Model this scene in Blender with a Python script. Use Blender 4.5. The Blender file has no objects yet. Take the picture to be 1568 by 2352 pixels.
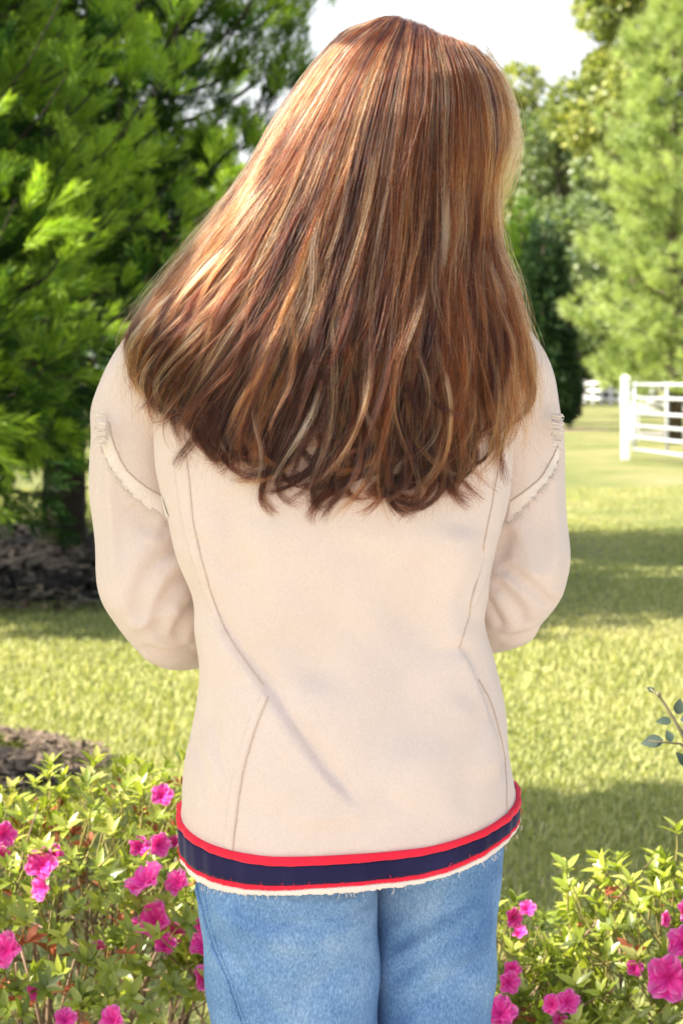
import bpy, bmesh, math, random
import numpy as np
from mathutils import Vector, Matrix
from mathutils.bvhtree import BVHTree

rnd = random.Random(7)
rng = np.random.default_rng(11)
SC = bpy.context.scene
COL = SC.collection
R = math.radians

# ------------------------------------------------------------------ camera
CAM_Z = 1.30
FPX = 4508.0            # focal length in pixels of a 1568 x 2352 frame
cam_d = bpy.data.cameras.new('camera')
cam = bpy.data.objects.new('camera', cam_d)
COL.objects.link(cam)
cam.location = (0, 0, CAM_Z)
cam.rotation_euler = (R(90), 0, 0)
cam_d.sensor_fit = 'VERTICAL'
cam_d.sensor_height = 22.3
cam_d.lens = FPX / 2352 * 22.3
cam_d.shift_y = -(1176 - 875) / 2352
cam_d.clip_start = 0.05
cam_d.clip_end = 3000
cam_d.dof.use_dof = True
cam_d.dof.focus_distance = 1.99
cam_d.dof.aperture_fstop = 7.1
cam_d.dof.aperture_blades = 0
SC.camera = cam

# ------------------------------------------------------------------ light
SUN_EL = R(42)
az = Vector((-0.97, -0.22, 0)).normalized()
SUN_DIR = Vector((az.x * math.cos(SUN_EL), az.y * math.cos(SUN_EL), math.sin(SUN_EL)))
world = bpy.data.worlds.new('World')
SC.world = world
world.use_nodes = True
wn = world.node_tree
bg = wn.nodes['Background']
sky = wn.nodes.new('ShaderNodeTexSky')
sky.sky_type = 'NISHITA'
sky.sun_disc = False
sky.sun_elevation = SUN_EL
sky.sun_rotation = math.atan2(az.x, az.y)
sky.air_density = 1.0
sky.dust_density = 3.0
sky.ozone_density = 1.0
# bright summer haze low over the whole horizon, added to the clear sky
wtc = wn.nodes.new('ShaderNodeTexCoord')
wsep = wn.nodes.new('ShaderNodeSeparateXYZ'); wn.links.new(wtc.outputs['Generated'], wsep.inputs[0])
wmr = wn.nodes.new('ShaderNodeMapRange'); wmr.interpolation_type = 'SMOOTHSTEP'
wmr.inputs['From Min'].default_value = 0.10; wmr.inputs['From Max'].default_value = 0.55
wmr.inputs['To Min'].default_value = 1.0; wmr.inputs['To Max'].default_value = 0.0
wn.links.new(wsep.outputs['Z'], wmr.inputs['Value'])
wmx = wn.nodes.new('ShaderNodeMix'); wmx.data_type = 'RGBA'; wmx.blend_type = 'MIX'
wmx.inputs[7].default_value = (4.3, 4.3, 4.25, 1)
wsc = wn.nodes.new('ShaderNodeMath'); wsc.operation = 'MULTIPLY'; wsc.inputs[1].default_value = 0.85
wn.links.new(wmr.outputs[0], wsc.inputs[0]); wn.links.new(wsc.outputs[0], wmx.inputs[0])
wn.links.new(sky.outputs[0], wmx.inputs[6]); wn.links.new(wmx.outputs[2], bg.inputs[0])
bg.inputs[1].default_value = 0.11
sun_d = bpy.data.lights.new('sun', 'SUN')
sun_d.energy = 5.0
sun_d.angle = R(0.53)
sun_d.color = (1.0, 0.93, 0.82)
sun = bpy.data.objects.new('sun', sun_d)
COL.objects.link(sun)
sun.rotation_euler = SUN_DIR.to_track_quat('Z', 'Y').to_euler()
sun.location = SUN_DIR * 50

SC.view_settings.view_transform = 'Standard'
SC.view_settings.look = 'None'
SC.view_settings.gamma = 1.0
SC.view_settings.use_curve_mapping = False
SC.view_settings.exposure = 1.48
SC.render.engine = 'CYCLES'
SC.cycles.use_denoising = True
SC.cycles.max_bounces = 8
SC.cycles.transparent_max_bounces = 8


# ------------------------------------------------------------------ helpers
def P(px, py, D):
    """a picture position (1568 x 2352) at depth D metres, as a world point"""
    return Vector(((px - 784) / FPX * D, D, CAM_Z - (py - 875) / FPX * D))


def tag(o, label=None, cat=None, group=None, kind=None):
    if label: o['label'] = label
    if cat: o['category'] = cat
    if group: o['group'] = group
    if kind: o['kind'] = kind
    return o


def empty(name, loc=(0, 0, 0)):
    o = bpy.data.objects.new(name, None)
    o.empty_display_size = 0.1
    o.location = loc
    COL.objects.link(o)
    return o


def mesh_obj(name, verts, faces, mat, parent=None, smooth=False, attrs=None, mat_idx=None, link=True):
    """verts (n,3) array, faces: (m,3|4) array or list of tuples"""
    me = bpy.data.meshes.new(name)
    verts = np.asarray(verts, dtype=np.float32)
    if isinstance(faces, np.ndarray):
        m, k = faces.shape
        me.vertices.add(len(verts))
        me.vertices.foreach_set('co', verts.ravel())
        me.loops.add(m * k)
        me.loops.foreach_set('vertex_index', faces.astype(np.int32).ravel())
        me.polygons.add(m)
        me.polygons.foreach_set('loop_start', np.arange(0, m * k, k, dtype=np.int32))
        me.polygons.foreach_set('loop_total', np.full(m, k, dtype=np.int32))
        me.update(calc_edges=True)
    else:
        me.from_pydata([tuple(v) for v in verts], [], [tuple(f) for f in faces])
        me.update()
    if smooth:
        me.polygons.foreach_set('use_smooth', np.ones(len(me.polygons), dtype=bool))
    for an, av in (attrs or {}).items():
        a = me.attributes.new(an, 'FLOAT', 'POINT')
        a.data.foreach_set('value', np.asarray(av, dtype=np.float32))
    for mm in (mat if isinstance(mat, (list, tuple)) else [mat]):
        if mm: me.materials.append(mm)
    if mat_idx is not None:
        me.polygons.foreach_set('material_index', np.asarray(mat_idx, dtype=np.int32))
    if not link:
        return me
    o = bpy.data.objects.new(name, me)
    COL.objects.link(o)
    if parent: o.parent = parent
    return o


def link_mesh(name, me, parent=None, loc=None, rot=None, scale=None):
    o = bpy.data.objects.new(name, me)
    COL.objects.link(o)
    if parent: o.parent = parent
    if loc is not None: o.location = loc
    if rot is not None: o.rotation_euler = rot
    if scale is not None: o.scale = scale
    return o


def copy_tree(o, parent=None):
    c = o.copy()
    COL.objects.link(c)
    c.parent = parent
    for ch in list(o.children):
        if ch is not c: copy_tree(ch, c)
    return c


class MB:
    """collects simple solids into one mesh"""
    def __init__(self):
        self.v, self.f = [], []

    def add(self, v, f):
        n = len(self.v)
        self.v += [tuple(a) for a in v]
        self.f += [tuple(i + n for i in q) for q in f]
        return self

    def box(self, c, s, rz=0.0):
        hx, hy, hz = s[0] / 2, s[1] / 2, s[2] / 2
        m = Matrix.Rotation(rz, 3, 'Z')
        v = [Vector(c) + m @ Vector((x * hx, y * hy, z * hz)) for x in (-1, 1) for y in (-1, 1) for z in (-1, 1)]
        f = [(0, 1, 3, 2), (4, 6, 7, 5), (0, 4, 5, 1), (2, 3, 7, 6), (0, 2, 6, 4), (1, 5, 7, 3)]
        return self.add(v, f)

    def tube(self, pts, rad, n=8, cap=True):
        pts = [Vector(p) for p in pts]
        if not isinstance(rad, (list, tuple)): rad = [rad] * len(pts)
        vv, ff = [], []
        up = Vector((0.13, 0.21, 0.97))
        for i, p in enumerate(pts):
            d = (pts[min(i + 1, len(pts) - 1)] - pts[max(i - 1, 0)])
            d = d.normalized() if d.length > 1e-9 else Vector((0, 0, 1))
            a = d.cross(up)
            if a.length < 1e-3: a = d.cross(Vector((1, 0, 0)))
            a.normalize(); b = d.cross(a)
            for k in range(n):
                t = 2 * math.pi * k / n
                vv.append(p + (a * math.cos(t) + b * math.sin(t)) * rad[i])
        for i in range(len(pts) - 1):
            for k in range(n):
                k2 = (k + 1) % n
                ff.append((i * n + k, i * n + k2, (i + 1) * n + k2, (i + 1) * n + k))
        if cap:
            ff.append(tuple(range(n - 1, -1, -1)))
            ff.append(tuple((len(pts) - 1) * n + k for k in range(n)))
        return self.add(vv, ff)

    def build(self, name, mat, parent=None, smooth=False):
        return mesh_obj(name, self.v, self.f, mat, parent, smooth)


def instance(tv, tf, pos, rot, scale, tint=None, ttint=None):
    """copies of a template (tv (n,3), tf (m,k)) at pos (N,3) with rot (N,3,3) and scale (N,)"""
    tv = np.asarray(tv, float); tf = np.asarray(tf, int)
    N, n = len(pos), len(tv)
    v = np.einsum('nij,kj->nki', rot, tv) * np.asarray(scale).reshape(N, 1, 1) + pos[:, None, :]
    f = (tf[None] + (np.arange(N) * n)[:, None, None]).reshape(-1, tf.shape[1])
    t = None
    if tint is not None:
        t = np.repeat(tint, n)
        if ttint is not None: t = t + np.tile(ttint, N)
    return v.reshape(-1, 3), f, t


def frames(z, spin=None, up=None):
    """rotation matrices whose +Y axis follows z (N,3)"""
    z = z / np.maximum(np.linalg.norm(z, axis=1, keepdims=True), 1e-9)
    r = rng.normal(size=z.shape) if up is None else np.broadcast_to(np.asarray(up, float), z.shape) + rng.normal(size=z.shape) * 0.05
    x = np.cross(z, r); x /= np.maximum(np.linalg.norm(x, axis=1, keepdims=True), 1e-9)
    w = np.cross(x, z)
    if spin is not None:
        c, s = np.cos(spin)[:, None], np.sin(spin)[:, None]
        x, w = x * c + w * s, w * c - x * s
    return np.stack([x, z, w], axis=2)


def new_mat(name):
    m = bpy.data.materials.new(name)
    m.use_nodes = True
    m.node_tree.nodes.clear()
    return m, m.node_tree.nodes, m.node_tree.links


def ramp_node(N, stops):
    r = N.new('ShaderNodeValToRGB')
    e = r.color_ramp.elements
    while len(e) < len(stops): e.new(0.5)
    for el, (p, c) in zip(e, stops):
        el.position = p; el.color = (*c, 1)
    return r


def leaf_mat(name, stops, trans=0.35, gloss=0.12, rough=0.45, tgain=(1.25, 1.35, 0.6)):
    m, N, L = new_mat(name)
    out = N.new('ShaderNodeOutputMaterial')
    at = N.new('ShaderNodeAttribute'); at.attribute_name = 'tint'
    rp = ramp_node(N, stops)
    L.new(at.outputs['Fac'], rp.inputs[0])
    pb = N.new('ShaderNodeBsdfPrincipled')
    pb.inputs['Roughness'].default_value = rough
    pb.inputs['Specular IOR Level'].default_value = gloss * 4
    L.new(rp.outputs[0], pb.inputs['Base Color'])
    tr = N.new('ShaderNodeBsdfTranslucent')
    mul = N.new('ShaderNodeMix'); mul.data_type = 'RGBA'; mul.blend_type = 'MULTIPLY'
    mul.inputs[0].default_value = 1.0
    mul.inputs[7].default_value = (*tgain, 1)
    L.new(rp.outputs[0], mul.inputs[6]); L.new(mul.outputs[2], tr.inputs[0])
    mx = N.new('ShaderNodeMixShader'); mx.inputs[0].default_value = trans
    L.new(pb.outputs[0], mx.inputs[1]); L.new(tr.outputs[0], mx.inputs[2])
    L.new(mx.outputs[0], out.inputs[0])
    return m


def noise_mat(name, stops, scale=8, detail=6, rough=0.8, bump=0.2, bump_scale=None, coord='Object', dist=0.01, spec=0.3, stretch=(1, 1, 1)):
    m, N, L = new_mat(name)
    out = N.new('ShaderNodeOutputMaterial')
    tc = N.new('ShaderNodeTexCoord')
    mp = N.new('ShaderNodeMapping'); mp.inputs['Scale'].default_value = stretch
    L.new(tc.outputs[coord], mp.inputs[0])
    nz = N.new('ShaderNodeTexNoise'); nz.inputs['Scale'].default_value = scale; nz.inputs['Detail'].default_value = detail
    L.new(mp.outputs[0], nz.inputs['Vector'])
    rp = ramp_node(N, stops); L.new(nz.outputs['Fac'], rp.inputs[0])
    pb = N.new('ShaderNodeBsdfPrincipled'); pb.inputs['Roughness'].default_value = rough
    pb.inputs['Specular IOR Level'].default_value = spec
    L.new(rp.outputs[0], pb.inputs['Base Color'])
    n2 = N.new('ShaderNodeTexNoise'); n2.inputs['Scale'].default_value = bump_scale or scale * 4; n2.inputs['Detail'].default_value = 5
    L.new(mp.outputs[0], n2.inputs['Vector'])
    bp = N.new('ShaderNodeBump'); bp.inputs['Strength'].default_value = bump; bp.inputs['Distance'].default_value = dist
    L.new(n2.outputs['Fac'], bp.inputs['Height']); L.new(bp.outputs[0], pb.inputs['Normal'])
    L.new(pb.outputs[0], out.inputs[0])
    return m


# ------------------------------------------------------------------ materials
M = {}
M['bark'] = noise_mat('bark', [(0.3, (0.035, 0.024, 0.017)), (0.7, (0.13, 0.095, 0.07))], 6, 8, 0.9, 0.8, 30, dist=0.03, stretch=(1, 1, 0.25))
M['dark_bark'] = noise_mat('dark_bark', [(0.3, (0.018, 0.013, 0.010)), (0.7, (0.05, 0.036, 0.028))], 6, 8, 0.9, 0.8, 30, dist=0.02)
M['twig'] = noise_mat('twig', [(0.3, (0.10, 0.06, 0.035)), (0.7, (0.30, 0.20, 0.13))], 30, 5, 0.8, 0.4, 90, dist=0.002)
M['mulch'] = noise_mat('mulch', [(0.30, (0.008, 0.007, 0.006)), (0.55, (0.022, 0.017, 0.014)), (0.75, (0.055, 0.040, 0.030))], 9, 8, 0.95, 1.0, 40, dist=0.04)
M['litter'] = noise_mat('litter', [(0.30, (0.07, 0.05, 0.035)), (0.5, (0.22, 0.16, 0.11)), (0.75, (0.42, 0.32, 0.22))], 25, 8, 0.95, 1.0, 60, dist=0.03)
M['concrete'] = noise_mat('concrete', [(0.3, (0.50, 0.45, 0.39)), (0.7, (0.60, 0.55, 0.48))], 5, 8, 0.9, 0.2, 120, dist=0.003)
M['gravel'] = noise_mat('gravel', [(0.3, (0.16, 0.15, 0.14)), (0.7, (0.32, 0.30, 0.28))], 3, 8, 0.95, 0.5, 40)
M['white_paint'] = noise_mat('white_paint', [(0.2, (0.72, 0.73, 0.75)), (0.7, (0.82, 0.82, 0.82))], 4, 6, 0.5, 0.1, 30)
M['galvanised'] = noise_mat('galvanised', [(0.3, (0.40, 0.42, 0.43)), (0.7, (0.52, 0.54, 0.55))], 12, 6, 0.45, 0.1, 40)


def lawn_material():
    m, N, L = new_mat('lawn_turf')
    out = N.new('ShaderNodeOutputMaterial')
    tc = N.new('ShaderNodeTexCoord')
    n1 = N.new('ShaderNodeTexNoise'); n1.inputs['Scale'].default_value = 0.55; n1.inputs['Detail'].default_value = 9; n1.inputs['Roughness'].default_value = 0.65
    L.new(tc.outputs['Object'], n1.inputs['Vector'])
    r1 = ramp_node(N, [(0.34, (0.13, 0.165, 0.05)), (0.5, (0.235, 0.245, 0.092)), (0.66, (0.35, 0.305, 0.155))])
    L.new(n1.outputs['Fac'], r1.inputs[0])
    n2 = N.new('ShaderNodeTexNoise'); n2.inputs['Scale'].default_value = 45; n2.inputs['Detail'].default_value = 6
    L.new(tc.outputs['Object'], n2.inputs['Vector'])
    r2 = ramp_node(N, [(0.3, (0.55, 0.60, 0.5)), (0.7, (1.25, 1.2, 1.15))])
    L.new(n2.outputs['Fac'], r2.inputs[0])
    mx = N.new('ShaderNodeMix'); mx.data_type = 'RGBA'; mx.blend_type = 'MULTIPLY'; mx.inputs[0].default_value = 1
    L.new(r1.outputs[0], mx.inputs[6]); L.new(r2.outputs[0], mx.inputs[7])
    pb = N.new('ShaderNodeBsdfPrincipled'); pb.inputs['Roughness'].default_value = 0.9
    pb.inputs['Specular IOR Level'].default_value = 0.15
    L.new(mx.outputs[2], pb.inputs['Base Color'])
    bp = N.new('ShaderNodeBump'); bp.inputs['Strength'].default_value = 0.7; bp.inputs['Distance'].default_value = 0.03
    L.new(n2.outputs['Fac'], bp.inputs['Height']); L.new(bp.outputs[0], pb.inputs['Normal'])
    L.new(pb.outputs[0], out.inputs[0])
    return m


M['lawn'] = lawn_material()
M['grass'] = leaf_mat('grass_blade', [(0.0, (0.19, 0.235, 0.075)), (0.40, (0.40, 0.405, 0.155)), (0.75, (0.62, 0.55, 0.285)), (1.0, (0.74, 0.61, 0.40))], 0.35, 0.06, 0.6)
M['cedar'] = leaf_mat('cedar_needles', [(0.0, (0.008, 0.026, 0.008)), (0.35, (0.040, 0.115, 0.018)), (1.0, (0.46, 0.62, 0.075))], 0.45, 0.07, 0.5, (1.25, 1.35, 0.5))  # dark end imitates shade inside the crown, bright end sunlit tufts
M['cypress'] = leaf_mat('cypress_scale', [(0.0, (0.012, 0.030, 0.014)), (0.6, (0.028, 0.062, 0.024)), (1.0, (0.06, 0.11, 0.035))], 0.2, 0.08, 0.5)
M['lime'] = leaf_mat('lime_scale', [(0.0, (0.06, 0.12, 0.02)), (1.0, (0.16, 0.26, 0.04))], 0.3, 0.08, 0.5)
M['pine'] = leaf_mat('pine_needles', [(0.0, (0.13, 0.18, 0.055)), (0.5, (0.35, 0.43, 0.155)), (1.0, (0.60, 0.65, 0.27))], 0.35, 0.10, 0.45)
M['leaf_a'] = leaf_mat('oak_leaf', [(0.0, (0.045, 0.085, 0.03)), (0.5, (0.10, 0.16, 0.05)), (1.0, (0.20, 0.26, 0.07))], 0.35, 0.12, 0.4)
M['leaf_b'] = leaf_mat('maple_leaf', [(0.0, (0.11, 0.15, 0.045)), (0.5, (0.30, 0.34, 0.095)), (1.0, (0.52, 0.49, 0.16))], 0.38, 0.12, 0.4)
M['leaf_c'] = leaf_mat('gum_leaf', [(0.0, (0.09, 0.13, 0.06)), (0.5, (0.23, 0.29, 0.13)), (1.0, (0.40, 0.46, 0.22))], 0.35, 0.14, 0.4)
M['azalea'] = leaf_mat('azalea_leaf', [(0.0, (0.10, 0.14, 0.022)), (0.45, (0.27, 0.33, 0.045)), (0.8, (0.46, 0.49, 0.08)), (1.0, (0.58, 0.52, 0.17))], 0.36, 0.18, 0.35)
M['rose_leaf'] = leaf_mat('rose_leaf', [(0.0, (0.035, 0.058, 0.042)), (1.0, (0.07, 0.10, 0.075))], 0.15, 0.08, 0.5)
M['petal'] = leaf_mat('petal_pink', [(0.0, (0.72, 0.02, 0.28)), (0.5, (0.92, 0.075, 0.46)), (1.0, (0.95, 0.32, 0.66))], 0.35, 0.05, 0.5, (1.15, 1.0, 1.1))
M['wilted'] = leaf_mat('petal_wilted', [(0.0, (0.26, 0.07, 0.03)), (0.5, (0.48, 0.15, 0.07)), (1.0, (0.62, 0.26, 0.16))], 0.3, 0.05, 0.7, (1.1, 1, 1))
M['stem_green'] = noise_mat('stem_green', [(0.3, (0.20, 0.19, 0.05)), (0.7, (0.33, 0.27, 0.09))], 20, 4, 0.6, 0.2)
M['rose_stem'] = noise_mat('rose_stem', [(0.3, (0.16, 0.17, 0.08)), (0.7, (0.26, 0.19, 0.12))], 20, 4, 0.6, 0.2)

# ------------------------------------------------------------------ ground
BEDS = [(-2.35, 14.6, 3.05, 3.15), (-1.75, 6.5, 0.86, 0.58)]   # mulch beds: cx, cy, rx, ry


def in_bed(x, y, grow=1.0):
    r = np.zeros_like(x, dtype=bool)
    for cx, cy, rx, ry in BEDS:
        r |= ((x - cx) / (rx * grow)) ** 2 + ((y - cy) / (ry * grow)) ** 2 < 1
    return r


def ground_sheet():
    xs = np.concatenate([[-900, -200, -60], np.linspace(-25, 25, 60), [60, 200, 900]])
    ys = np.concatenate([[-300, -40], np.linspace(-6, 60, 80), [90, 140, 300, 1500]])
    X, Y = np.meshgrid(xs, ys)
    Z = 0.012 * np.sin(X * 0.9 + 1.3) * np.sin(Y * 0.55) * (np.abs(X) < 24) * (Y > 4) * (Y < 55)
    v = np.stack([X, Y, Z - 0.01], -1).reshape(-1, 3)
    nx, ny = len(xs), len(ys)
    i = (np.arange(ny - 1)[:, None] * nx + np.arange(nx - 1)[None]).ravel()
    f = np.stack([i, i + 1, i + nx + 1, i + nx], 1)
    return tag(mesh_obj('lawn', v, f, M['lawn'], smooth=True), kind='structure')


ground_sheet()


def bed_sheet(name, cx, cy, rx, ry, mat, hz, seed):
    r_ = np.random.default_rng(seed)
    nr, na = 10, 72
    a = np.linspace(0, 2 * np.pi, na, endpoint=False)
    wob = 1 + 0.05 * np.sin(3 * a + seed) + 0.03 * np.sin(7 * a + 2 * seed)
    v, f = [], []
    for i in range(nr + 1):
        q = i / nr
        for k in range(na):
            z = hz * (1 - q ** 3) + 0.004 + (r_.normal() * 0.006 if q < 1 else -0.02)
            v.append((cx + rx * q * wob[k] * math.cos(a[k]), cy + ry * q * wob[k] * math.sin(a[k]), z))
    for i in range(nr):
        for k in range(na):
            k2 = (k + 1) % na
            f.append((i * na + k, (i + 1) * na + k, (i + 1) * na + k2, i * na + k2))
    return tag(mesh_obj(name, v, f, mat, smooth=True), kind='structure')


bed_sheet('mulch_bed', *BEDS[0], M['mulch'], 0.07, 3)
bed_sheet('mulch_bed', *BEDS[1], M['mulch'], 0.04, 5)
# wood chips and fallen leaves, uncountable
def chips(name, n, cx, cy, rx, ry, q0, q1, mat, size, label):
    a = rng.uniform(0, 2 * np.pi, n); q = np.sqrt(rng.uniform(q0 ** 2, q1 ** 2, n))
    pos = np.stack([cx + rx * q * np.cos(a), cy + ry * q * np.sin(a), np.where(q < 1, 0.03, 0.012) + rng.uniform(0, 0.03, n) + 0.05 * (1 - np.minimum(q, 1) ** 3)], 1)
    tv = np.array([[-0.5, -1, 0], [0.5, -1, 0.1], [0.55, 1, 0], [-0.45, 1, 0.15], [0, 0, 0.22]])
    tf = np.array([[0, 1, 4], [1, 2, 4], [2, 3, 4], [3, 0, 4]])
    d = rng.normal(size=(n, 3)); d[:, 2] *= 0.3
    v, f, _ = instance(tv, tf, pos, frames(d, up=(0, 0, 1)), rng.uniform(0.5, 1.3, n) * size)
    return tag(mesh_obj(name, v, f, mat), label, 'mulch', kind='stuff')


chips('wood_chips', 5000, *BEDS[0], 0, 1.0, M['mulch'], 0.045, 'dark wood chips covering the bed under the big cedar')
chips('leaf_litter', 3500, BEDS[0][0], BEDS[0][1] - 0.25, BEDS[0][2], BEDS[0][3], 0.86, 1.08, M['litter'], 0.035, 'pale dry leaf litter along the edge of the cedar bed')
chips('leaf_litter', 2600, BEDS[1][0], BEDS[1][1] + 0.1, BEDS[1][2], BEDS[1][3], 0.80, 1.12, M['litter'], 0.018, 'pale dry litter along the edge of the small dark bed')

v = [(-1.2, -7, 0.004), (7, -7, 0.004), (7, 2.62, 0.004), (-1.2, 2.62, 0.004), (-1.2, -7, -0.1), (7, -7, -0.1), (7, 2.62, -0.1), (-1.2, 2.62, -0.1)]  # unseen pale paving, added to bounce light onto the person's back
tag(mesh_obj('bounce_patio', v, [(0, 1, 2, 3), (0, 4, 5, 1), (1, 5, 6, 2), (2, 6, 7, 3), (3, 7, 4, 0)], M['concrete']), kind='structure')
# the gravel drive beyond the gate
v = [(7.2, 46.5, 0.003), (40, 39, 0.003), (40, 43, 0.003), (7.2, 50, 0.003)]
tag(mesh_obj('driveway', v, [(0, 1, 2, 3)], M['gravel']), kind='structure')


def grass():
    n = 210000
    y = 2.7 * (24 / 2.7) ** rng.uniform(0, 1, n) ** 0.92
    x = rng.uniform(-1, 1, n) * (0.19 * y + 0.25)
    keep = ~in_bed(x, y, 0.97 + 0.0)
    x, y = x[keep], y[keep]; n = len(x)
    h = rng.uniform(0.013, 0.034, n) * (1 + 0.25 * np.sin(x * 2.1 + y * 1.3))
    patch = 0.5 + 0.25 * np.sin(x * 1.7 + 1.9 * np.sin(y * 0.71)) * np.sin(y * 0.83 + 2.1 * np.sin(x * 0.9 + 0.5)) + 0.12 * np.sin(x * 5.3 + 2.6 * np.sin(y * 2.3)) * np.sin(y * 3.7 + 2.2 * np.sin(x * 3.1))
    w = rng.uniform(0.0018, 0.0034, n) * np.sqrt(np.maximum(y, 3) / 3)
    tint = np.clip(rng.normal(0.39, 0.085, n) + 0.34 * (patch - 0.45), 0, 1)
    ang = rng.uniform(0, 2 * np.pi, n); lean = rng.uniform(0.1, 0.9, n)
    dx, dy = np.cos(ang), np.sin(ang)
    V = np.zeros((n, 5, 3))
    base = np.stack([x, y, np.full(n, -0.012)], 1)
    side = np.stack([-dy, dx, np.zeros(n)], 1) * w[:, None]
    mid = base + np.stack([dx * lean * h * 0.35, dy * lean * h * 0.35, h * 0.62], 1)
    tip = base + np.stack([dx * lean * h, dy * lean * h, h], 1)
    V[:, 0] = base - side; V[:, 1] = base + side; V[:, 2] = mid - side * 0.8; V[:, 3] = mid + side * 0.8; V[:, 4] = tip
    i = np.arange(n)[:, None] * 5
    F = np.concatenate([i + [0, 1, 3], i + [0, 3, 2], i + [2, 3, 4]], 0)
    tag(mesh_obj('grass', V.reshape(-1, 3), F, M['grass'], attrs={'tint': np.repeat(tint, 5)}),
        'short mown lawn grass of green and straw coloured blades', 'grass', kind='stuff')


grass()


# ------------------------------------------------------------------ trees
def limb(mb, p0, p1, r0, r1, bend=0.1, seg=5, n=6):
    p0, p1 = Vector(p0), Vector(p1)
    off = Vector((rnd.uniform(-1, 1), rnd.uniform(-1, 1), rnd.uniform(-0.5, 0.5))) * bend * (p1 - p0).length
    pts = [p0.lerp(p1, t / seg) + off * math.sin(math.pi * t / seg) for t in range(seg + 1)]
    mb.tube(pts, [r0 + (r1 - r0) * t / seg for t in range(seg + 1)], n)
    return pts


def spray_template(nb, length, width, spread, seed, drop=0.0):
    """a plume of small blades round an axis along +Y"""
    r_ = np.random.default_rng(seed)
    V, F, T = [], [], []
    for k in range(nb):
        s = (k + 0.5) / nb
        a = r_.uniform(0, 2 * np.pi)
        d = np.array([math.cos(a) * spread, 1.0, math.sin(a) * spread]) * (1 + 0.2 * r_.normal())
        d /= np.linalg.norm(d)
        p0 = np.array([0, s * 0.8, 0])
        L = length * (1.1 - 0.55 * s) * r_.uniform(0.8, 1.2)
        p1 = p0 + d * L + np.array([0, 0, -drop * L])
        sd = np.cross(d, r_.normal(size=3)); sd /= np.linalg.norm(sd)
        i = len(V)
        m_ = p0 * 0.55 + p1 * 0.45
        V += [p0, m_ + sd * width, p1, m_ - sd * width]
        F += [(i, i + 1, i + 2), (i, i + 2, i + 3)]
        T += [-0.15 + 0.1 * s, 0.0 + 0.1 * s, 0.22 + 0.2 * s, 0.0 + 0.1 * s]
    return np.array(V), np.array(F), np.array(T)


def cedar_tree(label, loc, H, Rb, nbr, nsp, z0=0.25, seed=1, group=None):
    r_ = np.random.default_rng(seed)
    root = empty('cedar_tree', loc)
    tag(root, label, 'tree', group)
    mb = MB()
    mb.tube([(0, 0, -0.1), (0.02, 0.01, 0.4), (0.0, 0.03, H * 0.35), (0.03, 0, H * 0.7), (0, 0, H)], [0.19, 0.16, 0.12, 0.06, 0.01], 10)
    mb.build('trunk', M['dark_bark'], root, True)
    bmb = MB()
    pos, dirs, tint, scl = [], [], [], []
    for b in range(nbr):
        q = (b + r_.uniform(0, 1)) / nbr
        h = z0 + (H - z0) * q ** 1.15
        prof = (1 - (h - z0) / (H - z0)) ** 0.72
        low = min(1.0, 0.72 + (h - z0) * 0.4)
        L = Rb * prof * low * r_.uniform(0.62, 1.12) + 0.12
        a = b * 2.39996 + r_.uniform(-0.3, 0.3)
        rise = (0.42 if h > 2.4 else 0.42 - 0.70 * (2.4 - h)) + r_.uniform(-0.12, 0.12)
        d = Vector((math.cos(a), math.sin(a), 0))
        p0 = Vector((0, 0, h - 0.12 * L))
        pts = []
        for s in np.linspace(0, 1, 7):
            pts.append(p0 + d * L * s + Vector((0, 0, L * (rise * s - 0.42 * s * s * (1 - s) * 2 + 0.12 * s ** 3))))
        bmb.tube(pts, [0.016 * (1 - 0.85 * s) + 0.003 for s in np.linspace(0, 1, 7)], 5)
        clump = r_.uniform(-0.16, 0.16)
        # upswept tufts of plumes along the outer part of the branch
        nb = max(3, int(nsp / 5 * (0.45 + 0.55 * L / (Rb + 0.1))))
        for k in range(nb):
            s = 0.14 + 0.86 * ((k + r_.uniform(0, 1)) / nb) ** 0.8
            j = min(int(s * 6), 5)
            c = pts[j].lerp(pts[j + 1], s * 6 - j)
            tang = np.array((pts[j + 1] - pts[j]).normalized())
            side = r_.normal(size=3) * np.array([1, 1, 0.6])
            reach = 0.24 * L * (1.05 - s) + 0.08
            o = np.array(c) + side * reach * 0.6
            up = 0.85 if h > 2.6 else 0.85 - 1.4 * (2.6 - h)
            main = tang * 0.55 + side * 0.25 + np.array([0, 0, up])
            main /= np.linalg.norm(main)
            tone = 0.0 + 0.78 * s ** 2.8 + clump * 1.6 + r_.normal() * 0.15  # inner shade and sunlit outer tufts put into the tint
            size = r_.uniform(0.8, 1.25)
            for m in range(6):
                off = r_.normal(size=3)
                pos.append(o + off * 0.045 * size + main * r_.uniform(-0.10, 0.12))
                dirs.append(main + off * 0.42)
                tint.append(tone + r_.normal() * 0.05)
                scl.append(r_.uniform(0.20, 0.32) * size)
    bmb.build('branches', M['dark_bark'], root, True)
    pos, dirs = np.array(pos), np.array(dirs)
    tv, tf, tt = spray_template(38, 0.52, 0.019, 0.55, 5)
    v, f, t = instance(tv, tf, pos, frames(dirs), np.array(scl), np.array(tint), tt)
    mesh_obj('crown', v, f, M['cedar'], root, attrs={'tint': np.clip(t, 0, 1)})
    return root


big = cedar_tree('tall green cedar with upswept plumes over the dark mulch bed behind the person', (-2.05, 14.4, 0), 8.6, 2.35, 340, 30, 1.45, 3)
near_left = copy_tree(big); near_left.location = (-2.75, 11.0, 0); near_left.scale = (0.84, 0.84, 0.72); near_left.rotation_euler = (0, 0, 2.1)
tag(near_left, 'cedar cut by the left edge of the picture, in front of the taller cedar', 'tree')
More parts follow.
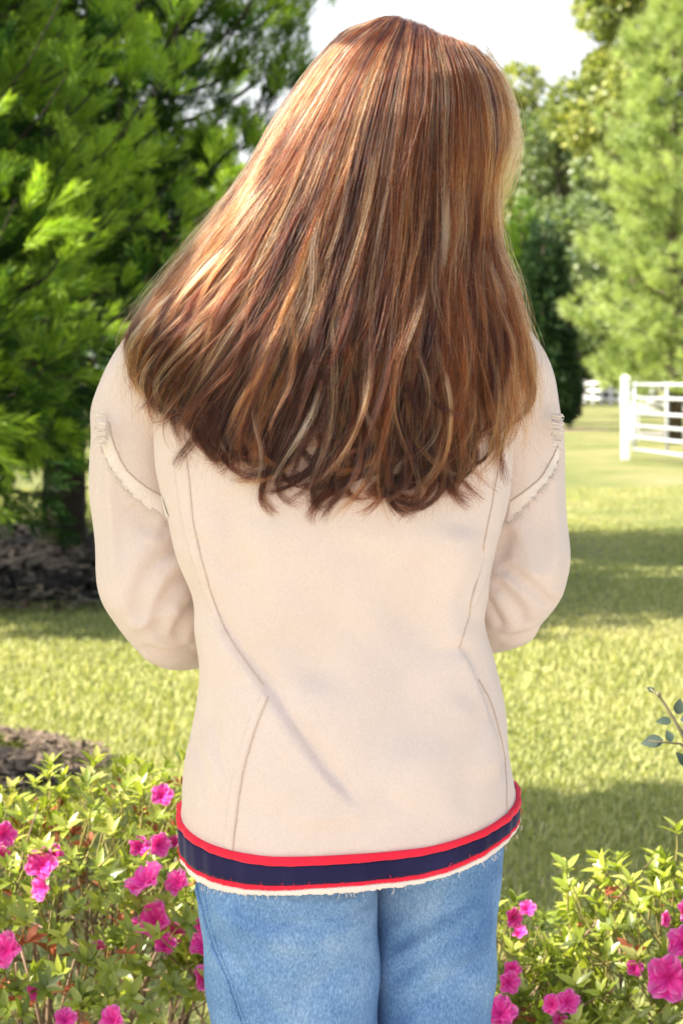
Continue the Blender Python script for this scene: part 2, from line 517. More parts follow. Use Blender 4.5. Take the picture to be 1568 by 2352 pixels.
# one more cedar outside the frame, whose shade falls on the lawn
shade_b = copy_tree(big); shade_b.location = (-4.3, 4.3, 0); shade_b.scale = (0.72, 0.72, 0.72); shade_b.rotation_euler = (0, 0, 4.0)
tag(shade_b, 'cedar outside the frame whose shade crosses the near lawn', 'tree')


def leafy_tree(label, loc, H, rx, rz, zc, mat, nleaf, size, seed, name='broadleaf_tree', blobs=22, trunk_r=0.22):
    r_ = np.random.default_rng(seed)
    root = empty(name, loc)
    tag(root, label, 'tree')
    mb = MB()
    mb.tube([(0, 0, -0.2), (0.1, 0, zc * 0.3), (-0.1, 0.1, zc * 0.7), (0, 0, zc + rz * 0.6)], [trunk_r * 1.3, trunk_r, trunk_r * 0.7, 0.04], 8)
    B = []
    for b in range(blobs):
        while True:
            p = r_.uniform(-1, 1, 3)
            if 0.25 < np.linalg.norm(p) < 1: break
        c = p * np.array([rx, rx, rz]) * 0.78
        B.append((c + np.array([0, 0, zc]), r_.uniform(0.24, 0.44) * min(rx, rz) * 0.95, r_.uniform(-0.15, 0.15)))
        limb(mb, (0, 0, max(zc * 0.35, zc + c[2] - 0.6 * rx)), B[-1][0], trunk_r * 0.35, 0.03, 0.08)
    mb.build('trunk', M['bark'], root, True)
    w = np.array([b[1] ** 2 for b in B]); w /= w.sum()
    idx = r_.choice(len(B), nleaf, p=w)
    d = r_.normal(size=(nleaf, 3)); d /= np.linalg.norm(d, axis=1, keepdims=True)
    rad = np.array([b[1] for b in B])[idx] * r_.uniform(0.55, 1.08, nleaf) ** 0.6
    pos = np.array([b[0] for b in B])[idx] + d * rad[:, None]
    nrm = d * 0.5 + r_.normal(size=(nleaf, 3)) * 0.6 + np.array([0, 0, -0.3])
    tv = np.array([[0, 0, 0], [0.34, 0.35, 0.05], [0.26, 0.75, 0], [0, 1.05, -0.08], [-0.26, 0.75, 0], [-0.34, 0.35, 0.05]])
    tf = np.array([[0, 1, 2, 3], [0, 3, 4, 5]])
    tint = 0.45 + np.array([b[2] for b in B])[idx] + r_.normal(size=nleaf) * 0.2
    v, f, t = instance(tv, tf, pos, frames(nrm), r_.uniform(0.6, 1.3, nleaf) * size, tint)
    mesh_obj('crown', v, f, mat, root, attrs={'tint': np.clip(t, 0, 1)})
    return root


leafy_tree('small unseen round-crowned tree off to the left, added to shade the person', (-2.75, 1.50, 0), 3.6, 0.88, 0.66, 2.96, M['leaf_a'], 13000, 0.075, 33, blobs=46, trunk_r=0.06)  # added out of view, crown shaped to shade the body below the hair


def at(px, D):
    return ((px - 784) / FPX * D, D, 0)


leafy_tree('tall yellow-green tree reaching out of the top right of the picture', at(1452, 92), 26, 3.9, 8.6, 16.5, M['leaf_b'], 13000, 0.34, 21)
leafy_tree('light green tree with its pointed top against the sky right of the head', at(1228, 118), 24, 3.4, 9.6, 14.6, M['leaf_b'], 11000, 0.36, 22)
leafy_tree('grey-green round tree in the middle of the tree line right of the head', at(1285, 108), 19, 4.2, 7.6, 10.8, M['leaf_c'], 12000, 0.36, 23)
leafy_tree('yellowing tree behind the pine, in the middle of the right side', at(1395, 134), 19, 4.0, 7.6, 13.0, M['leaf_b'], 10000, 0.40, 24)
leafy_tree('pale grey-green tree standing between the dark cypress and the pine', at(1318, 72), 8, 2.0, 3.9, 4.7, M['leaf_c'], 8500, 0.22, 25)
leafy_tree('dark green tree filling the tree line behind the hair', at(1120, 122), 17, 5.5, 6.0, 8.5, M['leaf_a'], 11000, 0.38, 26)
leafy_tree('dark tree behind the tall yellow-green tree at the right edge', at(1560, 112), 22, 5.5, 8.5, 12.0, M['leaf_a'], 11000, 0.38, 27)
leafy_tree('low dark tree at the foot of the tree line behind the far fence', at(1390, 126), 8, 6.5, 3.6, 3.8, M['leaf_a'], 8000, 0.34, 28)
leafy_tree('dark tree behind the gate and the pine', at(1500, 130), 12, 6.5, 5.2, 5.2, M['leaf_a'], 8000, 0.36, 29)
leafy_tree('dark green tree hidden behind the head, added to shade the far white fence', (3.6, 104, 0), 16, 5.6, 6.2, 8.6, M['leaf_a'], 9000, 0.36, 34)  # added behind the head to throw shade on the far fence
leafy_tree('low dark bushy tree behind the far white fence, under the pale tree', at(1402, 128), 4, 3.6, 2.2, 2.2, M['leaf_a'], 5000, 0.30, 35)
leafy_tree('dark broadleaf tree seen through the gaps of the tall cedar', at(330, 70), 13, 5.0, 4.6, 5.8, M['leaf_a'], 8000, 0.36, 30)
leafy_tree('dark broadleaf tree behind the cedars at the left edge', at(60, 64), 12, 4.5, 4.6, 5.6, M['leaf_a'], 8000, 0.36, 31)


def cone_tree(label, name, loc, H, Rb, mat, n, size, seed, z0=0.1, power=0.6):
    r_ = np.random.default_rng(seed)
    root = empty(name, loc)
    tag(root, label, 'tree')
    mb = MB(); mb.tube([(0, 0, -0.1), (0, 0, H * 0.5), (0, 0, H * 0.95)], [0.16, 0.10, 0.02], 8)
    mb.build('trunk', M['bark'], root, True)
    q = 1 - np.sqrt(r_.uniform(0, 1, n))
    a = r_.uniform(0, 2 * np.pi, n)
    lump = 1 + 0.10 * np.sin(5 * a + 9 * q) + 0.08 * np.sin(9 * a - 17 * q)
    prof = (1 - q) ** power * np.minimum(1, 0.75 + q * 2.5)
    rad = Rb * prof * lump * np.sqrt(r_.uniform(0.45, 1.0, n))
    pos = np.stack([rad * np.cos(a), rad * np.sin(a), z0 + (H - z0) * q], 1)
    d = np.stack([np.cos(a) * 0.7, np.sin(a) * 0.7, np.full(n, 0.8)], 1) + r_.normal(size=(n, 3)) * 0.35
    tv, tf, tt = spray_template(9, 0.55, 0.07, 0.6, 8)
    tint = 0.5 + r_.normal(size=n) * 0.18 + 0.25 * (lump - 1) * 4 * 0.5
    v, f, t = instance(tv, tf, pos, frames(d), r_.uniform(0.7, 1.3, n) * size, tint, tt)
    mesh_obj('crown', v, f, mat, root, attrs={'tint': np.clip(t, 0, 1)})
    return root


cone_tree('dark narrow cypress standing left of the far white fence', 'cypress_tree', at(1248, 53), 5.6, 0.86, M['cypress'], 4200, 0.36, 41, 0.12, 0.5)
cone_tree('slim lime green conifer behind the dark cypress', 'conifer_tree', at(1200, 60), 6.9, 0.95, M['lime'], 3200, 0.40, 42, 0.12, 0.7)
bed_sheet('mulch_bed', at(1262, 53)[0], 53, 1.7, 1.6, M['litter'], 0.03, 9)


def pine_tree():
    r_ = np.random.default_rng(51)
    loc = at(1545, 41)
    root = empty('pine_tree', loc)
    tag(root, 'soft long-needled pine above the white gate at the right edge', 'tree')
    H = 9.2
    mb = MB(); mb.tube([(0, 0, -0.1), (0.05, 0, 2.5), (0, 0, 6), (0, 0, H)], [0.2, 0.16, 0.09, 0.015], 8)
    pos, dirs, tint, scl = [], [], [], []
    for b in range(120):
        q = (b + 0.5) / 120
        h = 0.55 + (H - 0.55) * q
        L = 2.2 * (1 - q) ** 0.5 * r_.uniform(0.55, 1.15) * (1 + 0.16 * math.sin(h * 4.2)) + 0.15
        if h < 1.5: L *= 0.9
        a = b * 2.39996 + r_.uniform(-0.3, 0.3)
        d = np.array([math.cos(a), math.sin(a), 0])
        pts = [Vector(np.array([0, 0, h]) + d * L * s + np.array([0, 0, L * (0.30 * s * s + 0.10 * s)])) for s in np.linspace(0, 1, 6)]
        mb.tube(pts, [0.035 * (1 - 0.8 * s) for s in np.linspace(0, 1, 6)], 5)
        cl = r_.uniform(-0.15, 0.15)
        for k in range(int(12 + 18 * L / 2.1)):
            s = 0.35 + 0.65 * r_.uniform(0, 1) ** 0.8
            c = np.array([0, 0, h]) + d * L * s + np.array([0, 0, L * (0.30 * s * s + 0.10 * s)])
            sd = np.array([-d[1], d[0], 0]) * r_.normal() * 0.26 * L * (1.15 - 0.5 * s)
            o = c + sd + np.array([0, 0, abs(r_.normal()) * 0.12])
            pos.append(o); dirs.append(d * 0.5 + sd * 0.8 + np.array([0, 0, 0.55]) + r_.normal(size=3) * 0.2)
            tint.append(0.42 + cl + 0.2 * s + r_.normal() * 0.1); scl.append(r_.uniform(0.75, 1.15))
    mb.build('trunk', M['bark'], root, True)
    V, F, T = [], [], []
    for k in range(44):
        a, e = r_.uniform(0, 2 * np.pi), r_.uniform(-0.15, 1.2)
        dd = np.array([math.cos(a) * math.cos(e), math.sin(e), math.sin(a) * math.cos(e)])
        p0 = np.array([0, r_.uniform(-0.1, 0.12), 0]); p1 = p0 + dd * r_.uniform(0.17, 0.26)
        sd = np.cross(dd, r_.normal(size=3)); sd /= np.linalg.norm(sd)
        i = len(V); V += [p0 - sd * 0.009, p0 + sd * 0.009, p1]; F.append((i, i + 1, i + 2)); T += [-0.1, -0.1, 0.15]
    v, f, t = instance(np.array(V), np.array(F), np.array(pos), frames(np.array(dirs)), np.array(scl), np.array(tint), np.array(T))
    mesh_obj('crown', v, f, M['pine'], root, attrs={'tint': np.clip(t, 0, 1)})


pine_tree()


# ------------------------------------------------------------------ fences and gate
def board_fence(label, pts, post_h, boards, bw, bt, pw, name='board_fence'):
    root = empty(name, (pts[0][0], pts[0][1], 0))
    tag(root, label, 'fence')
    o = Vector(pts[0] + (0,)) if len(pts[0]) == 2 else Vector(pts[0])
    for i, p in enumerate(pts):
        q = Vector((p[0], p[1], 0)) - o
        mb = MB().box(q + Vector((0, 0, post_h / 2)), (pw, pw, post_h))
        mb.box(q + Vector((0, 0, post_h + 0.02)), (pw * 1.25, pw * 1.25, 0.04))
        mb.build('post', M['white_paint'], root)
        if i + 1 < len(pts):
            n = Vector((pts[i + 1][0], pts[i + 1][1], 0)) - o
            d = n - q
            for z in boards:
                c = (q + n) / 2 + Vector((0, -0.045 if abs(d.x) > abs(d.y) else 0, z))
                MB().box(c, (d.length - pw * 1.02, bt, bw), math.atan2(d.y, d.x)).build('rail_board', M['white_paint'], root)


p0 = Vector(at(1500, 92)).xy; p1 = Vector(at(1308, 122)).xy
d_ = (p1 - p0); npost = 10
board_fence('distant white three-board fence between the cypress and the gate post', [tuple(p0 + d_ * i / (npost - 1)) for i in range(npost)], 1.30, [1.18, 0.76, 0.34], 0.15, 0.05, 0.14)
x0 = at(1458, 43.0)[0]
board_fence('sunlit white two-board fence seen through the bars of the metal gate', [(x0 + i * 1.95, 43.0 - 0.25 * i) for i in range(4)], 1.36, [1.17, 0.74], 0.19, 0.05, 0.15)

gp = at(1435, 32.6)
gate_post = empty('gate_post', gp)
tag(gate_post, 'thick white post that the metal gate hangs on', 'post')
mb = MB().box((0, 0, 0.65), (0.12, 0.12, 1.32)); mb.build('shaft', M['white_paint'], gate_post)
mb = MB().box((0, 0, 1.33), (0.14, 0.14, 0.04)); mb.add([(-0.07, -0.07, 1.35), (0.07, -0.07, 1.35), (0.07, 0.07, 1.35), (-0.07, 0.07, 1.35), (0, 0, 1.41)], [(0, 1, 4), (1, 2, 4), (2, 3, 4), (3, 0, 4)])
mb.build('cap', M['white_paint'], gate_post)

g0 = Vector((gp[0] + 0.13, gp[1] - 0.05, 0)); gdir = Vector((0.45, -3.6, 0)).normalized()
gate = empty('metal_gate', g0)
tag(gate, 'grey tubular metal field gate with six rails standing open beside the white post', 'gate')
for z in (1.24, 1.02, 0.77, 0.56, 0.37, 0.17):
    MB().tube([gdir * 0.0 + Vector((0, 0, z)), gdir * 3.7 + Vector((0, 0, z))], 0.025, 10).build('rail', M['galvanised'], gate, True)
for s in (0.0, 1.85, 3.7):
    MB().tube([gdir * s + Vector((0.02, 0, 0.13)), gdir * s + Vector((0.02, 0, 1.28))], 0.026, 10).build('upright', M['galvanised'], gate, True)
for z in (0.3, 1.1):
    MB().box((-0.05, 0.02, z), (0.1, 0.05, 0.05)).build('hinge', M['galvanised'], gate)

# ------------------------------------------------------------------ azaleas
def leaf_template(nseg=3, width=0.2, fold=0.06, droop=0.12):
    V, F = [], []
    for i in range(nseg + 1):
        s = i / nseg
        w = width * math.sin(math.pi * (0.06 + 0.94 * s) ** 0.85) if i < nseg else 0.004
        z = -droop * s * s
        V += [(-w, s, z + fold * (w / width)), (0, s, z), (w, s, z + fold * (w / width))]
    for i in range(nseg):
        a, b = i * 3, (i + 1) * 3
        F += [(a, a + 1, b + 1, b), (a + 1, a + 2, b + 2, b + 1)]
    return np.array(V), np.array(F)


LEAF_V, LEAF_F = leaf_template()
LEAF_MESHES = []
for k in range(8):
    LEAF_MESHES.append(mesh_obj('leaf', LEAF_V, LEAF_F, M['azalea'], smooth=True, attrs={'tint': np.full(len(LEAF_V), 0.08 + 0.12 * k)}, link=False))


def petal_mesh(seed):
    r_ = np.random.default_rng(seed)
    V, F, T = [], [], []
    nu, nv = 6, 4
    whorls = [(5, 0.0, 1.0, 1.0), (4, 0.5, 0.72, 1.35)]
    for cnt, ph, sz, upr in whorls:
        for p in range(cnt):
            a = 2 * math.pi * (p + ph) / cnt + r_.uniform(-0.15, 0.15)
            b0 = len(V)
            ruff = r_.uniform(0, 6)
            for i in range(nu + 1):
                s = i / nu
                for j in range(-nv, nv + 1):
                    t = j / nv
                    w = 0.30 * math.sin(math.pi * (0.10 + 0.80 * s)) ** 0.8 * sz
                    rr = s * 0.62 * sz
                    z = upr * (0.42 * math.sin(s * 1.7) * 0.62) * sz + 0.075 * math.sin(t * 8 + ruff + s * 3) * s + 0.14 * t * t * s - 0.16 * max(0, s - 0.6) ** 1.2
                    x = rr; y = t * w
                    V.append((x * math.cos(a) - y * math.sin(a), x * math.sin(a) + y * math.cos(a), z))
                    T.append(0.05 + 0.75 * s ** 1.3 + 0.16 * math.sin(t * 6 + ruff) + 0.2 * abs(t) ** 2 + r_.normal() * 0.05)
            n = 2 * nv + 1
            for i in range(nu):
                for j in range(n - 1):
                    q = b0 + i * n + j
                    F.append((q, q + n, q + n + 1, q + 1))
    return mesh_obj('blossom', np.array(V), np.array(F), M['petal'], smooth=True, attrs={'tint': np.clip(T, 0, 1)}, link=False)


BLOSSOMS = [petal_mesh(61 + k) for k in range(4)]


def wilted_mesh(seed):
    r_ = np.random.default_rng(seed)
    V, F, T = [], [], []
    for p in range(5):
        a = r_.uniform(0, 6.28); e = r_.uniform(0.2, 1.3)
        d = np.array([math.cos(a) * math.cos(e), math.sin(a) * math.cos(e), math.sin(e)])
        s = np.cross(d, r_.normal(size=3)); s /= np.linalg.norm(s)
        i = len(V)
        V += [np.zeros(3), d * 0.5 + s * 0.14, d * 0.95 + s * 0.05 + np.array([0, 0, -0.2]), d * 0.5 - s * 0.14]
        F.append((i, i + 1, i + 2, i + 3)); tt = r_.uniform(0.1, 0.9); T += [tt * 0.6, tt, tt, tt]
    return mesh_obj('wilted_blossom', np.array(V), np.array(F), M['wilted'], attrs={'tint': T}, link=False)


WILTED = [wilted_mesh(71 + k) for k in range(5)]


def azalea(label, cx, cy, rx, ry, zc, rz, nstem, nwhorl, blossoms, nwilt, seed, zmin=0.2, shape=None):
    r_ = np.random.default_rng(seed)
    root = empty('azalea_bush', (cx, cy, 0))
    tag(root, label, 'bush', 'azalea bushes in pink flower')
    mb = MB()
    tips = []
    for s in range(nstem):
        a = r_.uniform(0, 2 * np.pi); q = math.sqrt(r_.uniform(0.02, 1))
        tx, ty = rx * q * math.cos(a) * 0.9, ry * q * math.sin(a) * 0.9
        tz = zc + rz * (math.sqrt(max(0.0, 1 - q * q)) * r_.uniform(0.2, 0.8) - 0.15)
        b = Vector((tx * 0.35 + r_.normal() * 0.04, ty * 0.35 + r_.normal() * 0.04, -0.02))
        e = Vector((tx, ty, max(tz, 0.25)))
        pts = limb(mb, b, e, r_.uniform(0.004, 0.008), 0.002, 0.10, 6, 6)
        for k in range(4):
            j = r_.integers(2, 6)
            o = Vector(pts[j]); e2 = o + Vector((r_.normal() * 0.10, r_.normal() * 0.10, abs(r_.normal()) * 0.10 + 0.02))
            limb(mb, o, e2, 0.0026, 0.0012, 0.12, 4, 5)
    mb.build('stems', M['twig'], root, True)['kind'] = 'stuff'
    # leaf whorls near the surface of the bush
    P_, D_ = [], []
    while len(P_) < nwhorl:
        p = r_.normal(size=3); p /= np.linalg.norm(p)
        if p[2] < -0.35: continue
        rad = r_.uniform(0.62, 1.06)
        bump = 1 + 0.10 * math.sin(p[0] * 9 + seed) + 0.08 * math.sin(p[1] * 11 + 2 * p[2] * 6)
        w = np.array([p[0] * rx, p[1] * ry, p[2] * rz]) * rad * bump + np.array([0, 0, zc])
        if w[2] < zmin or (shape and not shape(w[0] + cx, w[1] + cy, w[2])): continue
        P_.append(w); D_.append(p * np.array([0.7, 0.7, 0.6]) + np.array([0, 0, 0.75]) + r_.normal(size=3) * 0.3)
    P_ = np.array(P_); D_ = np.array(D_); D_ /= np.linalg.norm(D_, axis=1, keepdims=True)
    LP, LD, LS, LT, LN = [], [], [], [], []
    sm = MB()
    for w, d in zip(P_, D_):
        k = r_.integers(5, 9)
        t1 = np.cross(d, [0.3, 0.5, 0.8]); t1 /= np.linalg.norm(t1); t2 = np.cross(d, t1)
        ph = r_.uniform(0, 6.28); tint = r_.normal(0.50, 0.15) + 0.2 * (w[2] - zc) / rz
        sm.tube([w - d * 0.07 + r_.normal(size=3) * 0.006, w - d * 0.03, w + d * 0.004], [0.0016, 0.0013, 0.0009], 4, False)
        for i in range(k):
            a = ph + i * 2.4
            out = t1 * math.cos(a) + t2 * math.sin(a)
            opn = r_.uniform(0.5, 1.5)
            LP.append(w - d * 0.012 * (i / k)); LD.append(out * opn + d * 0.75); LN.append(d)
            LS.append(r_.uniform(0.018, 0.036)); LT.append(np.clip(tint + r_.normal() * 0.10, 0, 1))
    sm.build('shoots', M['stem_green'], root, True)['kind'] = 'stuff'
    LP, LD, LS, LT, LN = map(np.array, (LP, LD, LS, LT, LN))
    # rotation with leaf upper side towards the shoot tip
    z = LD / np.linalg.norm(LD, axis=1, keepdims=True)
    x = np.cross(z, LN); x /= np.maximum(np.linalg.norm(x, axis=1, keepdims=True), 1e-6)
    rot = np.stack([x, z, np.cross(x, z)], axis=2)
    # in the picture: the 300 leaves nearest the viewer are single parts
    wx, wy, wz = LP[:, 0] + cx, LP[:, 1] + cy, LP[:, 2]
    u = wx / wy * FPX + 784; vv = 875 - (wz - CAM_Z) / wy * FPX
    seen = (u > 0) & (u < 1568) & (vv < 2352) & ~((u > 470) & (u < 1150))
    order = np.argsort(wy - 1e3 * seen)
    front = order[:300]; rest = order[300:]
    for i in front:
        o = link_mesh('leaf', LEAF_MESHES[int(np.clip((LT[i] - 0.08) / 0.12, 0, 7))], root)
        o.matrix_local = Matrix.Translation(Vector(LP[i])) @ Matrix(rot[i].tolist()).to_4x4() @ Matrix.Scale(LS[i], 4)
    v, f, t = instance(LEAF_V, LEAF_F, LP[rest], rot[rest], LS[rest], LT[rest])
    mesh_obj('foliage', v, f, M['azalea'], root, smooth=True, attrs={'tint': t})['kind'] = 'stuff'
    extra = []
    for k in range(int(len(blossoms) * 0.9)):
        q = P_[r_.integers(0, len(P_))]
        if q[1] < 0.05 * ry: extra.append((784 + (q[0] + cx) / (q[1] + cy) * FPX, 875 - (q[2] - CAM_Z - 0.01) / (q[1] + cy) * FPX, q[1] + cy - 0.01, r_.uniform(0.018, 0.032)))
    for i, (bx, by, bd, bs) in enumerate(list(blossoms) + extra):
        bs *= 0.80 if bs > 0.03 else 1.0
        w = P(bx, by, bd) - Vector((cx, cy, 0))
        o = link_mesh('blossom', BLOSSOMS[i % 4], root)
        tilt = Vector((r_.normal() * 0.5 + w.x * 0.3, -1.0 + r_.normal() * 0.25, 0.55 + r_.normal() * 0.3))
        o.location = w; o.rotation_euler = tilt.to_track_quat('Z', 'Y').to_euler(); o.scale = (bs, bs, bs)
    for i in range(nwilt):
        k = r_.integers(0, len(P_))
        s = r_.uniform(0.024, 0.046)
        link_mesh('wilted_blossom', WILTED[i % 5], root, P_[k] * np.array([0.97, 0.97, 0.93]), (r_.uniform(-0.6, 0.6), r_.uniform(-0.6, 0.6), r_.uniform(0, 6)), (s, s, s))
    return root


azalea('wide azalea with many pink blossoms left of the jeans', -0.48, 3.12, 0.52, 0.36, 0.445, 0.225, 40, 1000,
       [(10, 1915, 2.95, .040), (100, 1990, 2.85, .050), (125, 1965, 2.88, .034), (102, 2040, 2.85, .038), (340, 2033, 2.82, .062), (318, 1948, 2.95, .036), (362, 1940, 2.92, .038),
        (18, 2185, 2.78, .054), (362, 2115, 2.82, .056), (325, 2130, 2.85, .034), (412, 2030, 2.85, .040), (468, 2175, 2.86, .044), (378, 2172, 2.86, .036), (478, 2250, 2.86, .050), (470, 2140, 2.9, .04),
        (150, 2345, 2.7, .034), (262, 2345, 2.7, .040), (372, 1830, 3.05, .030)], 130, 81,
       0.30)
azalea('azalea clump with one large open blossom at the bottom right corner', 0.555, 2.98, 0.30, 0.28, 0.34, 0.255, 24, 560,
       [(1535, 2245, 2.72, .066), (1566, 2170, 2.74, .05), (1503, 2258, 2.76, .036), (1300, 2300, 2.70, .036), (1270, 2308, 2.72, .024), (1566, 2095, 2.85, .03), (1520, 2110, 2.85, .02), (1456, 2225, 2.8, .022)], 26, 82, 0.12)
azalea('small azalea tuft peeking out beside the right leg of the jeans', 0.235, 3.0, 0.12, 0.16, 0.30, 0.22, 10, 170,
       [(1150, 2330, 2.78, .050), (1165, 2255, 2.8, .028), (1175, 2225, 2.82, .022), (1210, 2090, 2.95, .022), (1195, 2145, 2.95, .02)], 12, 83, 0.12)


# ------------------------------------------------------------------ rose twig at the right edge
def rose():
    base = P(1640, 2000, 2.72); base.z = 0
    root = empty('rose_shrub', base)
    tag(root, 'thin rose twig with grey-green leaves reaching in from the right edge', 'shrub')
    pts = [base, P(1650, 1900, 2.72), P(1600, 1735, 2.71), P(1568, 1690, 2.70), P(1545, 1650, 2.70), P(1528, 1622, 2.70), P(1512, 1598, 2.70), P(1492, 1582, 2.70)]
    mb = MB().tube([p - base for p in pts], [0.006, 0.005, 0.0036, 0.0028, 0.0022, 0.0019, 0.0016, 0.0012], 7)
    mb.build('stem', M['rose_stem'], root, True)
    mb = MB().tube([p - base for p in (P(1600, 1735, 2.71), P(1560, 1708, 2.68), P(1520, 1705, 2.66), P(1490, 1702, 2.65))], [0.0024, 0.0018, 0.0014, 0.0008], 6)
    mb.build('side_stem', M['rose_stem'], root, True)
    mb = MB()
    for q in range(5):
        a = q * 1.26
    mb.tube([P(1516, 1603, 2.70) - base, P(1512, 1596, 2.70) - base, P(1508, 1592, 2.7) - base, P(1506, 1590, 2.70) - base], [0.001, 0.0035, 0.003, 0.0008], 8)
    mb.build('bud', M['rose_stem'], root, True)
    LV, LF = leaf_template(6, 0.34, 0.10, 0.15)
    me = mesh_obj('leaf', LV, LF, M['rose_leaf'], smooth=True, attrs={'tint': np.full(len(LV), 0.5)}, link=False)
    for (x, y, D, dx, dz, s) in [(1540, 1658, 2.7, -1, 0.1, .026), (1556, 1640, 2.7, 0.1, 1, .028), (1562, 1655, 2.69, 1, .3, .026), (1522, 1703, 2.66, -1, -.05, .038),
                                 (1540, 1704, 2.66, -.2, .7, .022), (1566, 1690, 2.69, .9, .2, .03), (1502, 1590, 2.7, -.9, .6, .016), (1575, 1760, 2.69, -.5, .8, .03), (1585, 1745, 2.69, .6, .9, .03)]:
        w = P(x, y, D) - base
        o = link_mesh('leaf', me, root)
        d = Vector((dx, rnd.uniform(-0.3, 0.3), dz)).normalized()
        xx = d.cross(Vector((rnd.uniform(-.2, .2), -0.7, 0.6))).normalized()
        o.matrix_local = Matrix.Translation(w) @ Matrix((xx, d, xx.cross(d))).transposed().to_4x4() @ Matrix.Scale(s * 0.8, 4)


rose()

# ------------------------------------------------------------------ person
PX = 2147.0       # picture pixels per metre at the body's middle (D = 2.1)
BODY_Y = 2.10


def loft(rings):
    """rings: list of (n,3) arrays -> closed mesh with caps"""
    n = len(rings[0])
    V = np.concatenate(rings + [rings[0].mean(0, keepdims=True), rings[-1].mean(0, keepdims=True)], 0)
    F = []
    m = len(rings)
    for i in range(m - 1):
        for k in range(n):
            k2 = (k + 1) % n
            F.append((i * n + k, i * n + k2, (i + 1) * n + k2, (i + 1) * n + k))
    c0, c1 = m * n, m * n + 1
    for k in range(n):
        k2 = (k + 1) % n
        F.append((c0, k2, k)); F.append((c1, (m - 1) * n + k, (m - 1) * n + k2))
    return V, F


def cr(pts, n):
    """Catmull-Rom through pts (k,d), n samples"""
    pts = np.asarray(pts, float)
    p = np.concatenate([2 * pts[:1] - pts[1:2], pts, 2 * pts[-1:] - pts[-2:-1]], 0)
    k = len(pts) - 1
    t = np.linspace(0, k, n); i = np.minimum(t.astype(int), k - 1); u = (t - i)[:, None]
    a, b, c, d = p[i], p[i + 1], p[i + 2], p[i + 3]
    return 0.5 * (2 * b + (c - a) * u + (2 * a - 5 * b + 4 * c - d) * u ** 2 + (3 * b - a - 3 * c + d) * u ** 3)


def tube_loft(pts, rads, n=24, samples=30):
    """pts (k,3), rads (k,) or (k,2) -> closed tube with rounded ends"""
    pts = np.asarray(pts, float); rads = np.asarray(rads, float)
    if rads.ndim == 1: rads = np.stack([rads, rads], 1)
    q = cr(np.concatenate([pts, rads], 1), samples)
    c, r = q[:, :3], np.maximum(q[:, 3:], 0.002)
    T = np.gradient(c, axis=0); T /= np.linalg.norm(T, axis=1, keepdims=True)
    rings = []
    ref = np.array([1.0, 0, 0]) if abs(T[0, 0]) < 0.9 else np.array([0, 1.0, 0])
    a = np.cross(T[0], ref); a /= np.linalg.norm(a)
    th = np.linspace(0, 2 * np.pi, n, endpoint=False)
    rc, rt, rr = [], [], []
    for e in (0.98, 0.85, 0.6, 0.3): rc.append(c[0] - T[0] * r[0].mean() * e); rt.append(T[0]); rr.append(r[0] * math.sqrt(1 - e * e))
    for i in range(len(c)): rc.append(c[i]); rt.append(T[i]); rr.append(r[i])
    for e in (0.3, 0.6, 0.85, 0.98): rc.append(c[-1] + T[-1] * r[-1].mean() * e); rt.append(T[-1]); rr.append(r[-1] * math.sqrt(1 - e * e))
    for cc, tt, ra in zip(rc, rt, rr):
        a = a - tt * a.dot(tt); a /= np.linalg.norm(a); b = np.cross(tt, a)
        rings.append(cc + np.cos(th)[:, None] * a * ra[0] + np.sin(th)[:, None] * b * ra[1])
    return loft(rings)


def union(parts, voxel, smooth_it=3):
    """voxel union of closed meshes -> (verts, quads array)"""
    V, F, n = [], [], 0
    for v, f in parts:
        V.append(v); F += [tuple(i + n for i in q) for q in f]; n += len(v)
    me = bpy.data.meshes.new('tmp'); me.from_pydata(np.concatenate(V).tolist(), [], F); me.update()
    o = bpy.data.objects.new('tmp', me); COL.objects.link(o)
    md = o.modifiers.new('r', 'REMESH'); md.mode = 'VOXEL'; md.voxel_size = voxel; md.adaptivity = 0
    dg = bpy.context.evaluated_depsgraph_get(); ev = o.evaluated_get(dg); m2 = ev.to_mesh()
    nv = len(m2.vertices); co = np.zeros(nv * 3, np.float32); m2.vertices.foreach_get('co', co); co = co.reshape(-1, 3).astype(float)
    fs = np.zeros(len(m2.loops), np.int32); m2.loops.foreach_get('vertex_index', fs)
    tot = np.zeros(len(m2.polygons), np.int32); m2.polygons.foreach_get('loop_total', tot)
    assert (tot == 4).all()
    fs = fs.reshape(-1, 4)
    ev.to_mesh_clear(); bpy.data.objects.remove(o); bpy.data.meshes.remove(me)
    return laplace(co, fs, smooth_it), fs


def laplace(co, fs, it, lam=0.5):
    e = np.concatenate([fs[:, [0, 1]], fs[:, [1, 2]], fs[:, [2, 3]], fs[:, [3, 0]]])
    e = np.concatenate([e, e[:, ::-1]])
    deg = np.bincount(e[:, 0], minlength=len(co)).astype(float)
    for _ in range(it):
        s = np.stack([np.bincount(e[:, 0], co[e[:, 1], k], len(co)) for k in range(3)], 1) / deg[:, None]
        co = co + lam * (s - co)
    return co


def normals(co, fs):
    n = np.cross(co[fs[:, 2]] - co[fs[:, 0]], co[fs[:, 3]] - co[fs[:, 1]])
    vn = np.zeros_like(co)
    for k in range(4):
        for d in range(3): vn[:, d] += np.bincount(fs[:, k], n[:, d], len(co))
    return vn / np.maximum(np.linalg.norm(vn, axis=1, keepdims=True), 1e-12)


